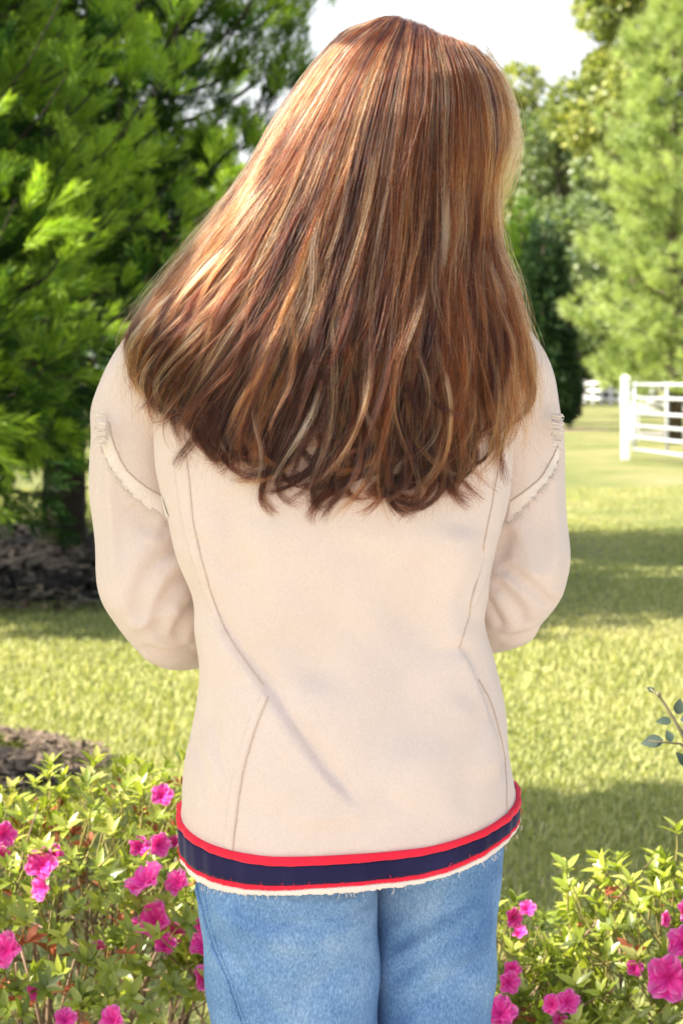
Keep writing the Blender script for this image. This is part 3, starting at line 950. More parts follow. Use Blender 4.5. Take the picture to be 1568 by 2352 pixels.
def seg_dist(p, poly):
    """distance, signed side and arclength fraction of 2-D points p to polyline"""
    poly = np.asarray(poly, float)
    best = np.full(len(p), 1e9); side = np.zeros(len(p)); frac = np.zeros(len(p))
    L = np.linalg.norm(np.diff(poly, axis=0), axis=1); tot = L.sum(); acc = 0
    for a, b, l in zip(poly[:-1], poly[1:], L):
        d = (b - a) / l
        t = np.clip((p - a) @ d, 0, l)
        q = a + t[:, None] * d
        dd = np.linalg.norm(p - q, axis=1)
        s = np.sign((p[:, 0] - a[0]) * d[1] - (p[:, 1] - a[1]) * d[0])
        m = dd < best
        best[m] = dd[m]; side[m] = s[m]; frac[m] = (acc + t[m]) / tot
        acc += l
    return best, side, frac


def to_px(co):
    return np.stack([co[:, 0] / co[:, 1] * FPX + 784, 875 - (co[:, 2] - CAM_Z) / co[:, 1] * FPX], 1)


def W(px, py, D=BODY_Y):
    return np.array(P(px, py, D))


# --- sweater ---------------------------------------------------------------
# y(px), left edge, right edge, back depth, front depth, middle D
TORSO = [
    (1890, 414, 1186, 0.112, 0.105, 2.10),
    (1820, 417, 1182, 0.112, 0.105, 2.10),
    (1720, 427, 1171, 0.108, 0.105, 2.10),
    (1600, 447, 1155, 0.098, 0.105, 2.10),
    (1520, 459, 1135, 0.093, 0.108, 2.10),
    (1430, 452, 1108, 0.092, 0.112, 2.10),
    (1350, 435, 1120, 0.098, 0.115, 2.10),
    (1250, 402, 1146, 0.108, 0.118, 2.10),
    (1120, 368, 1168, 0.117, 0.120, 2.105),
    (1000, 352, 1178, 0.118, 0.115, 2.11),
    (900, 352, 1182, 0.112, 0.105, 2.12),
    (820, 372, 1166, 0.100, 0.095, 2.13),
    (750, 440, 1110, 0.085, 0.085, 2.14),
    (690, 560, 1030, 0.070, 0.075, 2.15),
    (640, 670, 960, 0.058, 0.062, 2.16),
]
NTH = 120
TH = np.linspace(0, 2 * np.pi, NTH, endpoint=False)


def section(xc, a, bb, bf, yc, n=2.35):
    c, s = np.cos(TH), np.sin(TH)
    x = xc + a * np.sign(c) * np.abs(c) ** (2 / n)
    dep = np.where(s < 0, bb, bf)
    y = yc + dep * np.sign(s) * np.abs(s) ** (2 / n)
    return x, y


tq = cr(TORSO, 90)
def hem_z(x, y):
    """height of the lower edge of the cream cloth round the body"""
    # side 0.850 on the left, 0.866 on the right, dipping to 0.818 at the back
    u = np.clip((x + 0.005) / 0.175, -1, 1)
    back = np.clip((BODY_Y + 0.02 - y) / 0.125, 0, 1)
    return 0.850 + 0.010 * u + 0.004 * u * u - 0.0335 * back ** 1.2


rings = []
for r_i, (py, l, rr, bb, bf, D) in enumerate(tq):
    k = FPX / D
    xl, xr = (l - 784) / k, (rr - 784) / k
    x, y = section((xl + xr) / 2, (xr - xl) / 2, bb, bf, D)
    z = CAM_Z - (py - 875) / k
    rings.append(np.stack([x, y, np.full(NTH, z)], 1))
hz = hem_z(rings[0][:, 0], rings[0][:, 1])
z_ref = 1.02
for rg in rings:
    zz = rg[0, 2]
    if zz < z_ref:
        q = (z_ref - zz) / (z_ref - rings[0][0, 2] + 1e-9)
        rg[:, 2] = z_ref + (hz - z_ref) * q if rg is not rings[0] else hz
HEM_RING = rings[0].copy(); HEM_RING[:, 2] = hz
low = rings[0].copy(); low[:, 2] -= 0.022; low[:, :2] = low[:, :2] * 0.95 + low[:, :2].mean(0) * 0.05
low2 = low.copy(); low2[:, :2] = low2[:, :2] * 0.8 + low2[:, :2].mean(0) * 0.2; low2[:, 2] += 0.004
rings = [low2, low] + rings
torso = loft(rings)
# sleeves: shoulder, upper arm hanging, elbow, forearm folded to the front
armL = tube_loft([W(470, 790, 2.14), W(385, 855, 2.15), W(330, 950, 2.16), W(322, 1080, 2.17), W(330, 1220, 2.17), W(350, 1340, 2.165), W(392, 1424, 2.19), W(470, 1450, 2.25), W(560, 1440, 2.31), W(650, 1420, 2.37)],
                 [(.062, .062), (.061, .060), (.0535, .056), (.0512, .056), (.0510, .056), (.050, .056), (.047, .050), (.043, .044), (.038, .038), (.034, .034)], 32, 60)
armR = tube_loft([W(1085, 790, 2.14), W(1135, 855, 2.15), W(1172, 950, 2.16), W(1182, 1080, 2.17), W(1188, 1200, 2.17), W(1184, 1310, 2.165), W(1155, 1394, 2.19), W(1080, 1415, 2.25), W(990, 1410, 2.31), W(900, 1400, 2.37)],
                 [(.060, .060), (.059, .058), (.0535, .056), (.0515, .056), (.0515, .056), (.0512, .056), (.047, .048), (.042, .042), (.038, .038), (.034, .034)], 32, 60)
collar = tube_loft([W(815, 690, 2.15), W(835, 600, 2.15)], [.066, .058], 24, 8)
SW, SF = union([torso, collar], 0.0028, 3)
SLEEVES = [union([a_], 0.0028, 3) for a_ in (armL, armR)]

# folds: (polyline in picture px, amplitude m, width px, kind)
FOLDS_BACK = [
    ([(470, 1350), (520, 1455), (612, 1580), (690, 1700), (770, 1800), (835, 1868)], 0.0066, 30, 'step'),
    ([(850, 1868), (760, 1885), (640, 1880)], 0.0040, 24, 'ridge'),
    ([(540, 1560), (560, 1680), (600, 1800), (680, 1870)], 0.0050, 55, 'ridge'),
    ([(700, 1560), (800, 1690), (920, 1800)], 0.0065, 75, 'ridge'),
    ([(960, 1230), (945, 1420), (960, 1600), (1010, 1760)], 0.0075, 70, 'valley'),
    ([(1060, 1200), (1040, 1380), (1040, 1500)], 0.0060, 42, 'ridge'),
    ([(1045, 1470), (1095, 1560), (1140, 1700), (1150, 1800)], 0.0062, 28, 'step'),
    ([(850, 1230), (770, 1450), (730, 1600)], 0.0060, 70, 'valley'),
    ([(600, 1180), (610, 1330), (640, 1480)], 0.0055, 50, 'ridge'),
    ([(520, 1120), (530, 1230), (555, 1340)], 0.0050, 34, 'valley'),
    ([(470, 1620), (500, 1690), (520, 1780)], 0.0036, 16, 'crease'),
    ([(440, 1700), (470, 1760), (480, 1850)], 0.0034, 14, 'crease'),
    ([(1080, 1600), (1000, 1700), (900, 1850)], 0.0050, 50, 'ridge'),
    ([(1120, 1620), (1080, 1740), (1060, 1880)], 0.0036, 26, 'valley'),
    ([(700, 1920), (850, 1905), (1000, 1900)], 0.0030, 26, 'valley'),
    ([(420, 1230), (480, 1260), (540, 1340)], 0.0030, 18, 'crease'),
    ([(1140, 1250), (1090, 1300), (1040, 1400)], 0.0034, 20, 'crease'),
]
FOLDS_SLEEVE = [
    # left sleeve
    ([(300, 1150), (330, 1195), (390, 1225)], 0.0036, 26, 'valley'),
    ([(430, 1252), (375, 1280), (332, 1335), (312, 1430)], 0.0056, 22, 'crease'),
    ([(450, 1300), (400, 1340), (368, 1400), (360, 1460)], 0.0048, 18, 'crease'),
    ([(462, 1370), (425, 1420), (402, 1475)], 0.0044, 15, 'crease'),
    ([(455, 1486), (390, 1500), (325, 1482)], 0.0040, 11, 'crease'),
    ([(290, 1440), (345, 1425), (420, 1390)], 0.0032, 16, 'ridge'),
    ([(262, 940), (257, 1150), (268, 1360)], 0.0040, 17, 'ridge'),
    ([(395, 1120), (372, 1190), (350, 1260)], 0.0032, 20, 'ridge'),
    # right sleeve
    ([(1140, 1292), (1210, 1340), (1274, 1396)], 0.0052, 15, 'crease'),
    ([(1130, 1330), (1180, 1385), (1205, 1440)], 0.0046, 17, 'crease'),
    ([(1118, 1360), (1142, 1405), (1158, 1440)], 0.0042, 12, 'crease'),
    ([(1145, 1464), (1210, 1456), (1268, 1428)], 0.0036, 10, 'crease'),
    ([(1175, 1180), (1205, 1250), (1228, 1340)], 0.0034, 22, 'ridge'),
    ([(1264, 1060), (1270, 1220), (1264, 1350)], 0.0036, 17, 'ridge'),
    ([(1172, 1215), (1150, 1260), (1135, 1300)], 0.0030, 16, 'valley'),
]


def apply_folds(co, fs, folds, hem=False):
    vn = normals(co, fs)
    px = to_px(co)
    disp = np.zeros(len(co))
    for poly, amp, w, kind in folds:
        d, s, fr = seg_dist(px, cr(poly, 24))
        taper = np.clip(fr / 0.15, 0, 1) * np.clip((1 - fr) / 0.15, 0, 1)
        taper = taper * taper * (3 - 2 * taper)
        g = np.exp(-(d / w) ** 2)
        if kind == 'ridge': h = g
        elif kind == 'crease': h = 0.75 * np.exp(-(d / (w * 2.4)) ** 2) - 1.25 * np.exp(-(d / w) ** 2)
        elif kind == 'valley': h = -g
        else:
            sd = s * d
            k_ = 1 / (1 + np.exp(np.clip(sd / 3.2, -30, 30)))
            h = k_ * np.exp(-(d / (w * 3.0)) ** 2) - (1 - k_) * 0.75 * np.exp(-(d / w) ** 2)
        disp += amp * taper * h * (d < w * 9)
    back = np.clip(-vn[:, 1] * 2.5 + 0.25, 0, 1)
    if hem: back = back * np.clip((co[:, 2] - hem_z(co[:, 0], co[:, 1]) - 0.004) / 0.05, 0, 1)
    co = co + vn * (disp * back)[:, None]
    return co


SW = apply_folds(SW, SF, FOLDS_BACK, True)
SLEEVES = [(apply_folds(v_, f_, [(p_, a_ * 1.45, w_, k_) for p_, a_, w_, k_ in FOLDS_SLEEVE]), f_) for v_, f_ in SLEEVES]
# loose wrinkles everywhere, broad and low
def wrinkle(co, fs, hem=False):
    vn = normals(co, fs)
    wob = (0.0013 * np.sin(co[:, 0] * 46 + co[:, 2] * 31) + 0.0012 * np.sin(co[:, 0] * 27 - co[:, 2] * 52 + 1.3) + 0.0008 * np.sin(co[:, 0] * 90 + co[:, 2] * 40 + 2 * np.sin(co[:, 2] * 30)))
    if hem: wob = wob * np.clip((co[:, 2] - hem_z(co[:, 0], co[:, 1]) - 0.004) / 0.05, 0, 1)
    return laplace(co + vn * wob[:, None], fs, 2)


SW = wrinkle(SW, SF, True)
SLEEVES = [(wrinkle(v_, f_), f_) for v_, f_ in SLEEVES]


def cloth_mat(name, col_a, col_b, weave=700, bump=0.5, sheen=0.15):
    m, N, L = new_mat(name)
    out = N.new('ShaderNodeOutputMaterial')
    tc = N.new('ShaderNodeTexCoord')
    n1 = N.new('ShaderNodeTexNoise'); n1.inputs['Scale'].default_value = 14; n1.inputs['Detail'].default_value = 7
    L.new(tc.outputs['Object'], n1.inputs['Vector'])
    rp = ramp_node(N, [(0.35, col_a), (0.65, col_b)]); L.new(n1.outputs['Fac'], rp.inputs[0])
    pb = N.new('ShaderNodeBsdfPrincipled'); pb.inputs['Roughness'].default_value = 0.92
    pb.inputs['Specular IOR Level'].default_value = 0.15
    pb.inputs['Sheen Weight'].default_value = sheen; pb.inputs['Sheen Roughness'].default_value = 0.5
    nw = N.new('ShaderNodeTexNoise'); nw.inputs['Scale'].default_value = 420; nw.inputs['Detail'].default_value = 3
    L.new(tc.outputs['Object'], nw.inputs['Vector'])
    rw = ramp_node(N, [(0.3, (0.95, 0.945, 0.94)), (0.7, (1.03, 1.03, 1.03))]); L.new(nw.outputs['Fac'], rw.inputs[0])
    mw = N.new('ShaderNodeMix'); mw.data_type = 'RGBA'; mw.blend_type = 'MULTIPLY'; mw.inputs[0].default_value = 1.0
    L.new(rp.outputs[0], mw.inputs[6]); L.new(rw.outputs[0], mw.inputs[7])
    L.new(mw.outputs[2], pb.inputs['Base Color'])
    mp = N.new('ShaderNodeMapping'); mp.inputs['Scale'].default_value = (1, 1, 0.55)
    L.new(tc.outputs['Object'], mp.inputs[0])
    n2 = N.new('ShaderNodeTexNoise'); n2.inputs['Scale'].default_value = weave; n2.inputs['Detail'].default_value = 3
    L.new(mp.outputs[0], n2.inputs['Vector'])
    n3 = N.new('ShaderNodeTexNoise'); n3.inputs['Scale'].default_value = 60; n3.inputs['Detail'].default_value = 4
    L.new(tc.outputs['Object'], n3.inputs['Vector'])
    b1 = N.new('ShaderNodeBump'); b1.inputs['Strength'].default_value = bump; b1.inputs['Distance'].default_value = 0.0008
    L.new(n2.outputs['Fac'], b1.inputs['Height'])
    b2 = N.new('ShaderNodeBump'); b2.inputs['Strength'].default_value = bump * 0.22; b2.inputs['Distance'].default_value = 0.0015
    L.new(n3.outputs['Fac'], b2.inputs['Height']); L.new(b1.outputs[0], b2.inputs['Normal'])
    L.new(b2.outputs[0], pb.inputs['Normal'])
    L.new(pb.outputs[0], out.inputs[0])
    return m


CREAM = ((0.66, 0.553, 0.490), (0.685, 0.578, 0.515))
M['cream'] = cloth_mat('cream_cotton', *CREAM)
M['cream_edge'] = cloth_mat('cream_raw_edge', (0.76, 0.67, 0.59), (0.80, 0.72, 0.64))
M['seam'] = cloth_mat('cream_seam', (0.54, 0.42, 0.335), (0.60, 0.475, 0.385))
M['red'] = cloth_mat('red_tape', (0.75, 0.018, 0.045), (0.82, 0.025, 0.06))
M['navy'] = cloth_mat('navy_tape', (0.012, 0.010, 0.046), (0.020, 0.018, 0.068))


def denim_mat():
    m, N, L = new_mat('washed_denim')
    out = N.new('ShaderNodeOutputMaterial')
    tc = N.new('ShaderNodeTexCoord')
    n1 = N.new('ShaderNodeTexNoise'); n1.inputs['Scale'].default_value = 11; n1.inputs['Detail'].default_value = 6
    L.new(tc.outputs['Object'], n1.inputs['Vector'])
    r1 = ramp_node(N, [(0.3, (0.085, 0.185, 0.37)), (0.52, (0.16, 0.29, 0.49)), (0.75, (0.27, 0.40, 0.56))])
    L.new(n1.outputs['Fac'], r1.inputs[0])
    mp = N.new('ShaderNodeMapping'); mp.inputs['Scale'].default_value = (1, 1, 0.35)
    L.new(tc.outputs['Object'], mp.inputs[0])
    n2 = N.new('ShaderNodeTexNoise'); n2.inputs['Scale'].default_value = 620; n2.inputs['Detail'].default_value = 4; n2.inputs['Roughness'].default_value = 0.7
    L.new(mp.outputs[0], n2.inputs['Vector'])
    r2 = ramp_node(N, [(0.32, (0.50, 0.57, 0.68)), (0.5, (0.97, 0.98, 1.0)), (0.67, (1.75, 1.55, 1.35))])
    L.new(n2.outputs['Fac'], r2.inputs[0])
    mx = N.new('ShaderNodeMix'); mx.data_type = 'RGBA'; mx.blend_type = 'MULTIPLY'; mx.inputs[0].default_value = 0.85
    L.new(r1.outputs[0], mx.inputs[6]); L.new(r2.outputs[0], mx.inputs[7])
    pb = N.new('ShaderNodeBsdfPrincipled'); pb.inputs['Roughness'].default_value = 0.9; pb.inputs['Specular IOR Level'].default_value = 0.2
    L.new(mx.outputs[2], pb.inputs['Base Color'])
    bp = N.new('ShaderNodeBump'); bp.inputs['Strength'].default_value = 0.4; bp.inputs['Distance'].default_value = 0.001
    L.new(n2.outputs['Fac'], bp.inputs['Height']); L.new(bp.outputs[0], pb.inputs['Normal'])
    L.new(pb.outputs[0], out.inputs[0])
    return m


M['denim'] = denim_mat()
M['skin'] = noise_mat('skin', [(0.3, (0.55, 0.31, 0.21)), (0.7, (0.62, 0.37, 0.26))], 20, 5, 0.5, 0.1, 300, dist=0.0005)
M['shoe'] = noise_mat('shoe_canvas', [(0.3, (0.6, 0.58, 0.55)), (0.7, (0.7, 0.68, 0.65))], 30, 5, 0.8, 0.2)

# --- body: one continuous figure -------------------------------------------
HEAD_C = W(955, 292, 2.115)
body_parts = []
th = np.linspace(0, 2 * np.pi, 40, endpoint=False)
hr = []
tilt = Matrix.Rotation(R(-24), 3, 'X') @ Matrix.Rotation(R(6), 3, 'Y')   # head bowed forward
TM = np.array(tilt)
for e in np.linspace(-1, 1, 26):
    s = math.sqrt(max(0.0009, 1 - e * e))
    jaw = 1.0 if e > -0.1 else 1.0 - 0.28 * (-e - 0.1)
    ring = np.stack([np.cos(th) * s * 0.073 * jaw, np.sin(th) * s * 0.092 + (0.006 if e > 0 else 0.012), np.full(40, e * 0.112)], 1)
    hr.append(ring @ TM.T + HEAD_C)
body_parts.append(loft(hr))


def headp(x, y, z):
    return np.array([x, y, z]) @ TM.T + HEAD_C


body_parts.append(tube_loft([headp(0, 0.09, 0.012), headp(0, 0.112, -0.028), headp(0, 0.098, -0.04)], [.008, .013, .009], 12, 8))   # nose
for s in (-1, 1):
    body_parts.append(tube_loft([headp(s * 0.072, 0.0, 0.02), headp(s * 0.082, -0.008, 0.0), headp(s * 0.074, 0.0, -0.03)], [.010, .013, .008], 10, 8))  # ears
    body_parts.append(tube_loft([headp(s * 0.012, 0.088, -0.066), headp(s * 0.022, 0.082, -0.066)], [.007, .004], 10, 6))   # lips
body_parts.append(tube_loft([W(905, 470, 2.15), W(850, 600, 2.16), W(820, 700, 2.15), W(800, 850, 2.13)], [.050, .048, .055, .07], 24, 20))
body_parts.append(tube_loft([W(800, 800, 2.13), W(785, 1000, 2.11), W(785, 1300, 2.11), W(790, 1600, 2.10), W(790, 1850, 2.10)], [(.06, .06), (.07, .07), (.066, .066), (.068, .068), (.075, .075)], 32, 30))
for s, ch in ((-1, [W(470, 800, 2.13), W(350, 900, 2.155), W(330, 1150, 2.17), W(350, 1340, 2.165), W(400, 1425, 2.195), W(560, 1440, 2.31), W(680, 1412, 2.39), W(720, 1400, 2.42)]),
              (1, [W(1080, 800, 2.13), W(1155, 900, 2.155), W(1180, 1150, 2.17), W(1176, 1310, 2.165), W(1140, 1395, 2.195), W(990, 1410, 2.31), W(870, 1392, 2.39), W(830, 1385, 2.42)])):
    body_parts.append(tube_loft(ch, [.042, .040, .034, .031, .030, .026, .020, .020], 20, 40))
    palm = ch[-1]
    inward = np.array([-s * 1.0, 0.35, 0.05]); inward /= np.linalg.norm(inward)
    body_parts.append(tube_loft([palm, palm + inward * 0.05, palm + inward * 0.085], [(.018, .026), (.016, .034), (.013, .034)], 16, 10))
    for fi, (dz, ln) in enumerate(((0.027, 0.070), (0.009, 0.078), (-0.009, 0.072), (-0.026, 0.056))):
        b = palm + inward * 0.085 + np.array([0, 0, dz])
        back = np.array([s * 0.3, -0.75, -0.1])
        body_parts.append(tube_loft([b - inward * 0.01, b + inward * ln * 0.45, b + inward * ln * 0.75 + back * 0.012, b + inward * ln * 0.8 + back * 0.03], [.0092, .0088, .0082, .0072], 10, 14))
    b = palm + inward * 0.03 + np.array([0, -0.004, 0.03])
    body_parts.append(tube_loft([b, b + inward * 0.022 + np.array([0, -0.004, 0.024]), b + inward * 0.05 + np.array([0, -0.008, 0.032])], [.012, .0105, .0085], 10, 10))
for xa, xk, xf, yl in ((660, 670, 700, 2.11), (1000, 1005, 1000, 2.15)):
    hip, knee, foot = W(xa, 1880, yl), np.array([(xk - 784) / PX, yl + 0.01, 0.46]), np.array([(xf - 784) / PX, yl - 0.01, 0.085])
    body_parts.append(tube_loft([hip, (hip + knee) / 2, knee, (knee + foot) / 2 + np.array([0, -0.01, 0.05]), foot], [.055, .052, .045, .042, .032], 20, 30))
    body_parts.append(tube_loft([foot + np.array([0, -0.02, -0.04]), foot + np.array([0, 0.06, -0.045]), foot + np.array([0, 0.15, -0.058])], [.028, .030, .020], 16, 14))
bv, bf_ = union(body_parts, 0.0048, 4)
person = mesh_obj('person', bv, bf_, M['skin'], smooth=True)
tag(person, 'person with long brown and blonde hair in cream sweater and blue jeans seen from behind', 'person')

sweater = mesh_obj('sweater', SW, SF, M['cream'], person, smooth=True)
sweater['label'] = 'cream cotton sweater with raw seams and red and navy striped hem'
for v_, f_ in SLEEVES:
    mesh_obj('sleeve', v_, f_, M['cream'], sweater, smooth=True)
allv = np.concatenate([SW] + [v_ for v_, _ in SLEEVES])
allf = np.concatenate([SF, SLEEVES[0][1] + len(SW), SLEEVES[1][1] + len(SW) + len(SLEEVES[0][0])])
SW_BVH = BVHTree.FromPolygons(allv.tolist(), allf.tolist())


def on_cloth(px, py, lift=0.0, bvh=None):
    """point and normal of the cloth behind a picture position"""
    o = Vector((0, 0, CAM_Z)); d = (P(px, py, 2.0) - o).normalized()
    hit, nrm, idx, dist = (bvh or SW_BVH).ray_cast(o, d)
    if hit is None: return None, None
    if nrm.dot(d) > 0: nrm = -nrm
    return hit + nrm * lift, nrm


def seam(name, poly, rad, lift, mat, parent=sweater, wob=0.0, n=90, bvh=None):
    pts = []
    ph = rnd.uniform(0, 6)
    for i, (x, y) in enumerate(cr(poly, n)):
        h, _ = on_cloth(x + wob * (math.sin(i * 0.55 + ph) + 0.6 * math.sin(i * 0.21 + 2 * ph)), y, lift, bvh)
        if h is not None and (not pts or (h - pts[-1]).length < 0.03): pts.append(h)
    if len(pts) < 4: return None
    r = [rad * (0.8 + 0.35 * math.sin(i * 0.9 + ph) ** 2) for i in range(len(pts))]
    r[0] = r[-1] = rad * 0.3
    return MB().tube(pts, r, 6).build(name, mat, parent, True)


for poly in ([(428, 1040), (437, 1120), (445, 1200), (465, 1290), (490, 1375), (520, 1452), (565, 1520), (606, 1575)],
             [(616, 1600), (592, 1660), (570, 1730), (552, 1810), (533, 1965)],
             [(1142, 1080), (1128, 1160), (1112, 1240), (1105, 1300), (1083, 1370), (1075, 1420), (1053, 1492)],
             [(1098, 1560), (1125, 1610), (1146, 1680), (1160, 1760), (1164, 1900)]):
    seam('seam', poly, 0.0008, 0.0004, M['seam'], wob=0.35)
for poly in ([(250, 968), (262, 1020), (288, 1075), (330, 1115), (372, 1140)], [(1281, 1022), (1262, 1062), (1240, 1098), (1205, 1128), (1172, 1152)]):
    seam('seam', poly, 0.0009, 0.0004, M['seam'], wob=0.3)
# stitched bands beside the seams
for poly in ([(405, 1050), (412, 1120), (425, 1210), (448, 1300)], [(415, 1050), (424, 1120), (436, 1210), (456, 1290)], [(590, 1610), (566, 1680), (548, 1760), (530, 1850)],
             [(1160, 1080), (1148, 1170), (1130, 1260), (1105, 1350)], [(1150, 1090), (1138, 1170), (1121, 1255)]):
    seam('stitch_line', poly, 0.0005, -0.0002, M['cream_edge'], wob=0.5)


def cloth_band(top, bot, lift=0.0010, n=80):
    """a stitched-down strip of the same cloth, its edges standing a millimetre proud"""
    T, B = cr(top, n), cr(bot, n)
    vv, idx, F = [], {}, []
    prof = [(0, -0.0006), (0.04, 0.8), (0.3, 1.0), (0.7, 1.0), (0.96, 0.8), (1.0, -0.0006)]
    for i in range(n):
        for k, (q, l) in enumerate(prof):
            x, y = T[i] * (1 - q) + B[i] * q
            h, nr = on_cloth(x, y, lift * l * (1 + 0.25 * math.sin(i * 0.8 + k)) if l > 0 else -0.0006)
            if h is not None: idx[(i, k)] = len(vv); vv.append(h)
    for i in range(n - 1):
        for k in range(len(prof) - 1):
            ks = [(i, k), (i + 1, k), (i + 1, k + 1), (i, k + 1)]
            if all(q in idx for q in ks) and max((vv[idx[ks[a]]] - vv[idx[ks[a - 1]]]).length for a in range(4)) < 0.02: F.append(tuple(idx[q] for q in ks))
    return mesh_obj('seam_band', vv, F, M['cream'], sweater, True)


cloth_band([(428, 1040), (437, 1120), (445, 1200), (465, 1290), (490, 1375), (520, 1452)], [(396, 1040), (404, 1120), (418, 1205), (442, 1295), (470, 1372), (505, 1450)])
cloth_band([(616, 1600), (592, 1660), (570, 1730), (552, 1810), (534, 1955)], [(598, 1596), (570, 1660), (546, 1730), (528, 1810), (512, 1940)])
cloth_band([(1142, 1080), (1128, 1160), (1112, 1240), (1100, 1310), (1080, 1390)], [(1168, 1085), (1158, 1165), (1140, 1250), (1120, 1325), (1090, 1395)])


def fray(top, bot, n=150):
    """raw-edged strip of cloth between two picture lines, with loose threads"""
    T, B = cr(top, n), cr(bot, n)
    V, F = [], []
    rows = 5
    th_ = MB()
    for i in range(n):
        jag = rnd.uniform(-3.5, 3.5) + 3 * math.sin(i * 0.37)
        col = []
        for k in range(rows + 1):
            q = k / rows
            x, y = T[i] * (1 - q) + B[i] * q + (np.array([0, jag]) * q ** 4)
            h, nr = on_cloth(x, y, 0.0005 + 0.0009 * math.sin(q * 2.4) + (0.00012 * math.sin(i * 1.1 + k)))
            col.append((h, nr))
        V.append(col)
        if col[-1][0] is not None and rnd.random() < 0.75:
            h, nr = col[-1]
            t1 = h + nr * 0.001 + Vector((rnd.uniform(-.003, .003), -rnd.uniform(0, .002), -rnd.uniform(0.001, .004)))
            t2 = t1 + Vector((rnd.uniform(-.004, .004), -rnd.uniform(0, .002), -rnd.uniform(-0.001, .004)))
            th_.tube([h, t1, t2], [0.00035, 0.0003, 0.00015], 4, False)
    vv, idx = [], {}
    for i in range(n):
        for k in range(rows + 1):
            if V[i][k][0] is not None:
                idx[(i, k)] = len(vv); vv.append(V[i][k][0])
    for i in range(n - 1):
        for k in range(rows):
            ks = [(i, k), (i + 1, k), (i + 1, k + 1), (i, k + 1)]
            if all(q in idx for q in ks):
                if max((vv[idx[ks[a]]] - vv[idx[ks[a - 1]]]).length for a in range(4)) < 0.02: F.append(tuple(idx[q] for q in ks))
    o = mesh_obj('raw_edge', vv, F, M['cream_edge'], sweater, True)
    th_.build('loose_threads', M['cream_edge'], sweater)['kind'] = 'stuff'


fray([(240, 962), (262, 1020), (288, 1075), (330, 1115), (374, 1141)], [(226, 990), (243, 1045), (268, 1095), (320, 1150), (390, 1192)])
fray([(1279, 1026), (1262, 1062), (1240, 1098), (1205, 1128), (1172, 1152)], [(1281, 1052), (1266, 1090), (1240, 1124), (1208, 1160), (1164, 1203)])
# frayed bit standing up on each outer shoulder edge
for (x, y, s) in ((236, 985, -1), (1275, 985, 1)):
    mb = MB()
    c = Vector(W(x, y, 2.105))
    for k in range(46):
        zz = rnd.uniform(-0.02, 0.018)
        p = c + Vector((0.002 * s, rnd.uniform(-.012, .012), zz))
        q1 = p + Vector((s * rnd.uniform(.002, .006), rnd.uniform(-.003, .003), rnd.uniform(-.003, .003)))
        q2 = q1 + Vector((s * rnd.uniform(-.002, .004), rnd.uniform(-.003, .003), rnd.uniform(-.005, .002)))
        mb.tube([p - Vector((s * .006, 0, 0)), q1, q2], [0.0007, 0.0006, 0.0003], 4, False)
    mb.build('loose_threads', M['cream_edge'], sweater)['kind'] = 'stuff'


# --- hem bands ----------------------------------------------------------------
def hem_band(name, top_off, height, proud, mat, ragged=0.0, bulge=0.4, n=None):
    """strip round the body; offsets in metres below the cream edge, may vary with angle"""
    m = 480
    ang = np.linspace(0, 2 * np.pi, m, endpoint=False)
    base = np.stack([np.interp(ang, np.append(TH, 2 * np.pi), np.append(HEM_RING[:, k], HEM_RING[0, k])) for k in range(3)], 1)
    nx = np.gradient(base[:, 0]); ny = np.gradient(base[:, 1])
    nrm = np.stack([ny, -nx, np.zeros(m)], 1); nrm /= np.linalg.norm(nrm, axis=1, keepdims=True)
    to = top_off(ang); hh = height(ang)
    wav = 0.0006 * np.sin(ang * 23) + 0.0005 * np.sin(ang * 41 + 1)
    rows = 7
    V = []
    prof = [(-0.02, -2.0), (0.0, 0.2), (0.15, 0.8), (0.5, 1.0), (0.85, 0.8), (1.0, 0.2), (1.0, -1.2)]
    for q, o in prof:
        jag = np.array([rnd.uniform(-1, 1) for _ in range(m)]) * ragged * (q > 0.9)
        off = proud * (1 - bulge + bulge * o) if o > -1 else proud * 0.1 - 0.002
        p = base + nrm * (off + wav)[:, None] if not np.isscalar(off + wav) else base
        p = p.copy(); p[:, 2] -= to + hh * q + jag
        p[:, :2] += (np.array([base[:, 0].mean(), BODY_Y]) - p[:, :2]) * (0.02 * (to + hh * q) / 0.03)[:, None] * 0.5
        V.append(p)
    V = np.concatenate(V)
    F = []
    for i in range(rows - 1):
        for k in range(m):
            k2 = (k + 1) % m
            F.append((i * m + k, (i + 1) * m + k, (i + 1) * m + k2, i * m + k2))
    return mesh_obj(name, V, F, mat, sweater, True)


def lefty(a):  # 1 on the left side, 0 on the right
    return 0.5 - 0.5 * np.cos(a)


h_red = lambda a: 0.0080 + 0.0012 * np.sin(a * 3 + 1)
h_navy = lambda a: 0.0140 + 0.0120 * lefty(a) ** 1.3 + 0.0015 * np.sin(a * 4)
h_red2 = lambda a: 0.0048 + 0.0008 * np.sin(a * 5)
h_cr = lambda a: 0.0050 + 0.0020 * lefty(a) + 0.0010 * np.sin(a * 7)
sub = lambda *hs: (lambda a: sum(h(a) for h in hs) - 0.003)
hem_band('red_tape', lambda a: 0.0 * a - 0.003, h_red, 0.0042, M['red'], 0.0002, 0.45)
hem_band('navy_tape', sub(h_red), h_navy, 0.0034, M['navy'], 0.0006, 0.2)
hem_band('red_edge', sub(h_red, h_navy), h_red2, 0.0040, M['red'], 0.0007, 0.5)
hem_band('cream_edge', sub(h_red, h_navy, h_red2), h_cr, 0.0032, M['cream_edge'], 0.0012, 0.5)
mb_r, mb_c = MB(), MB()
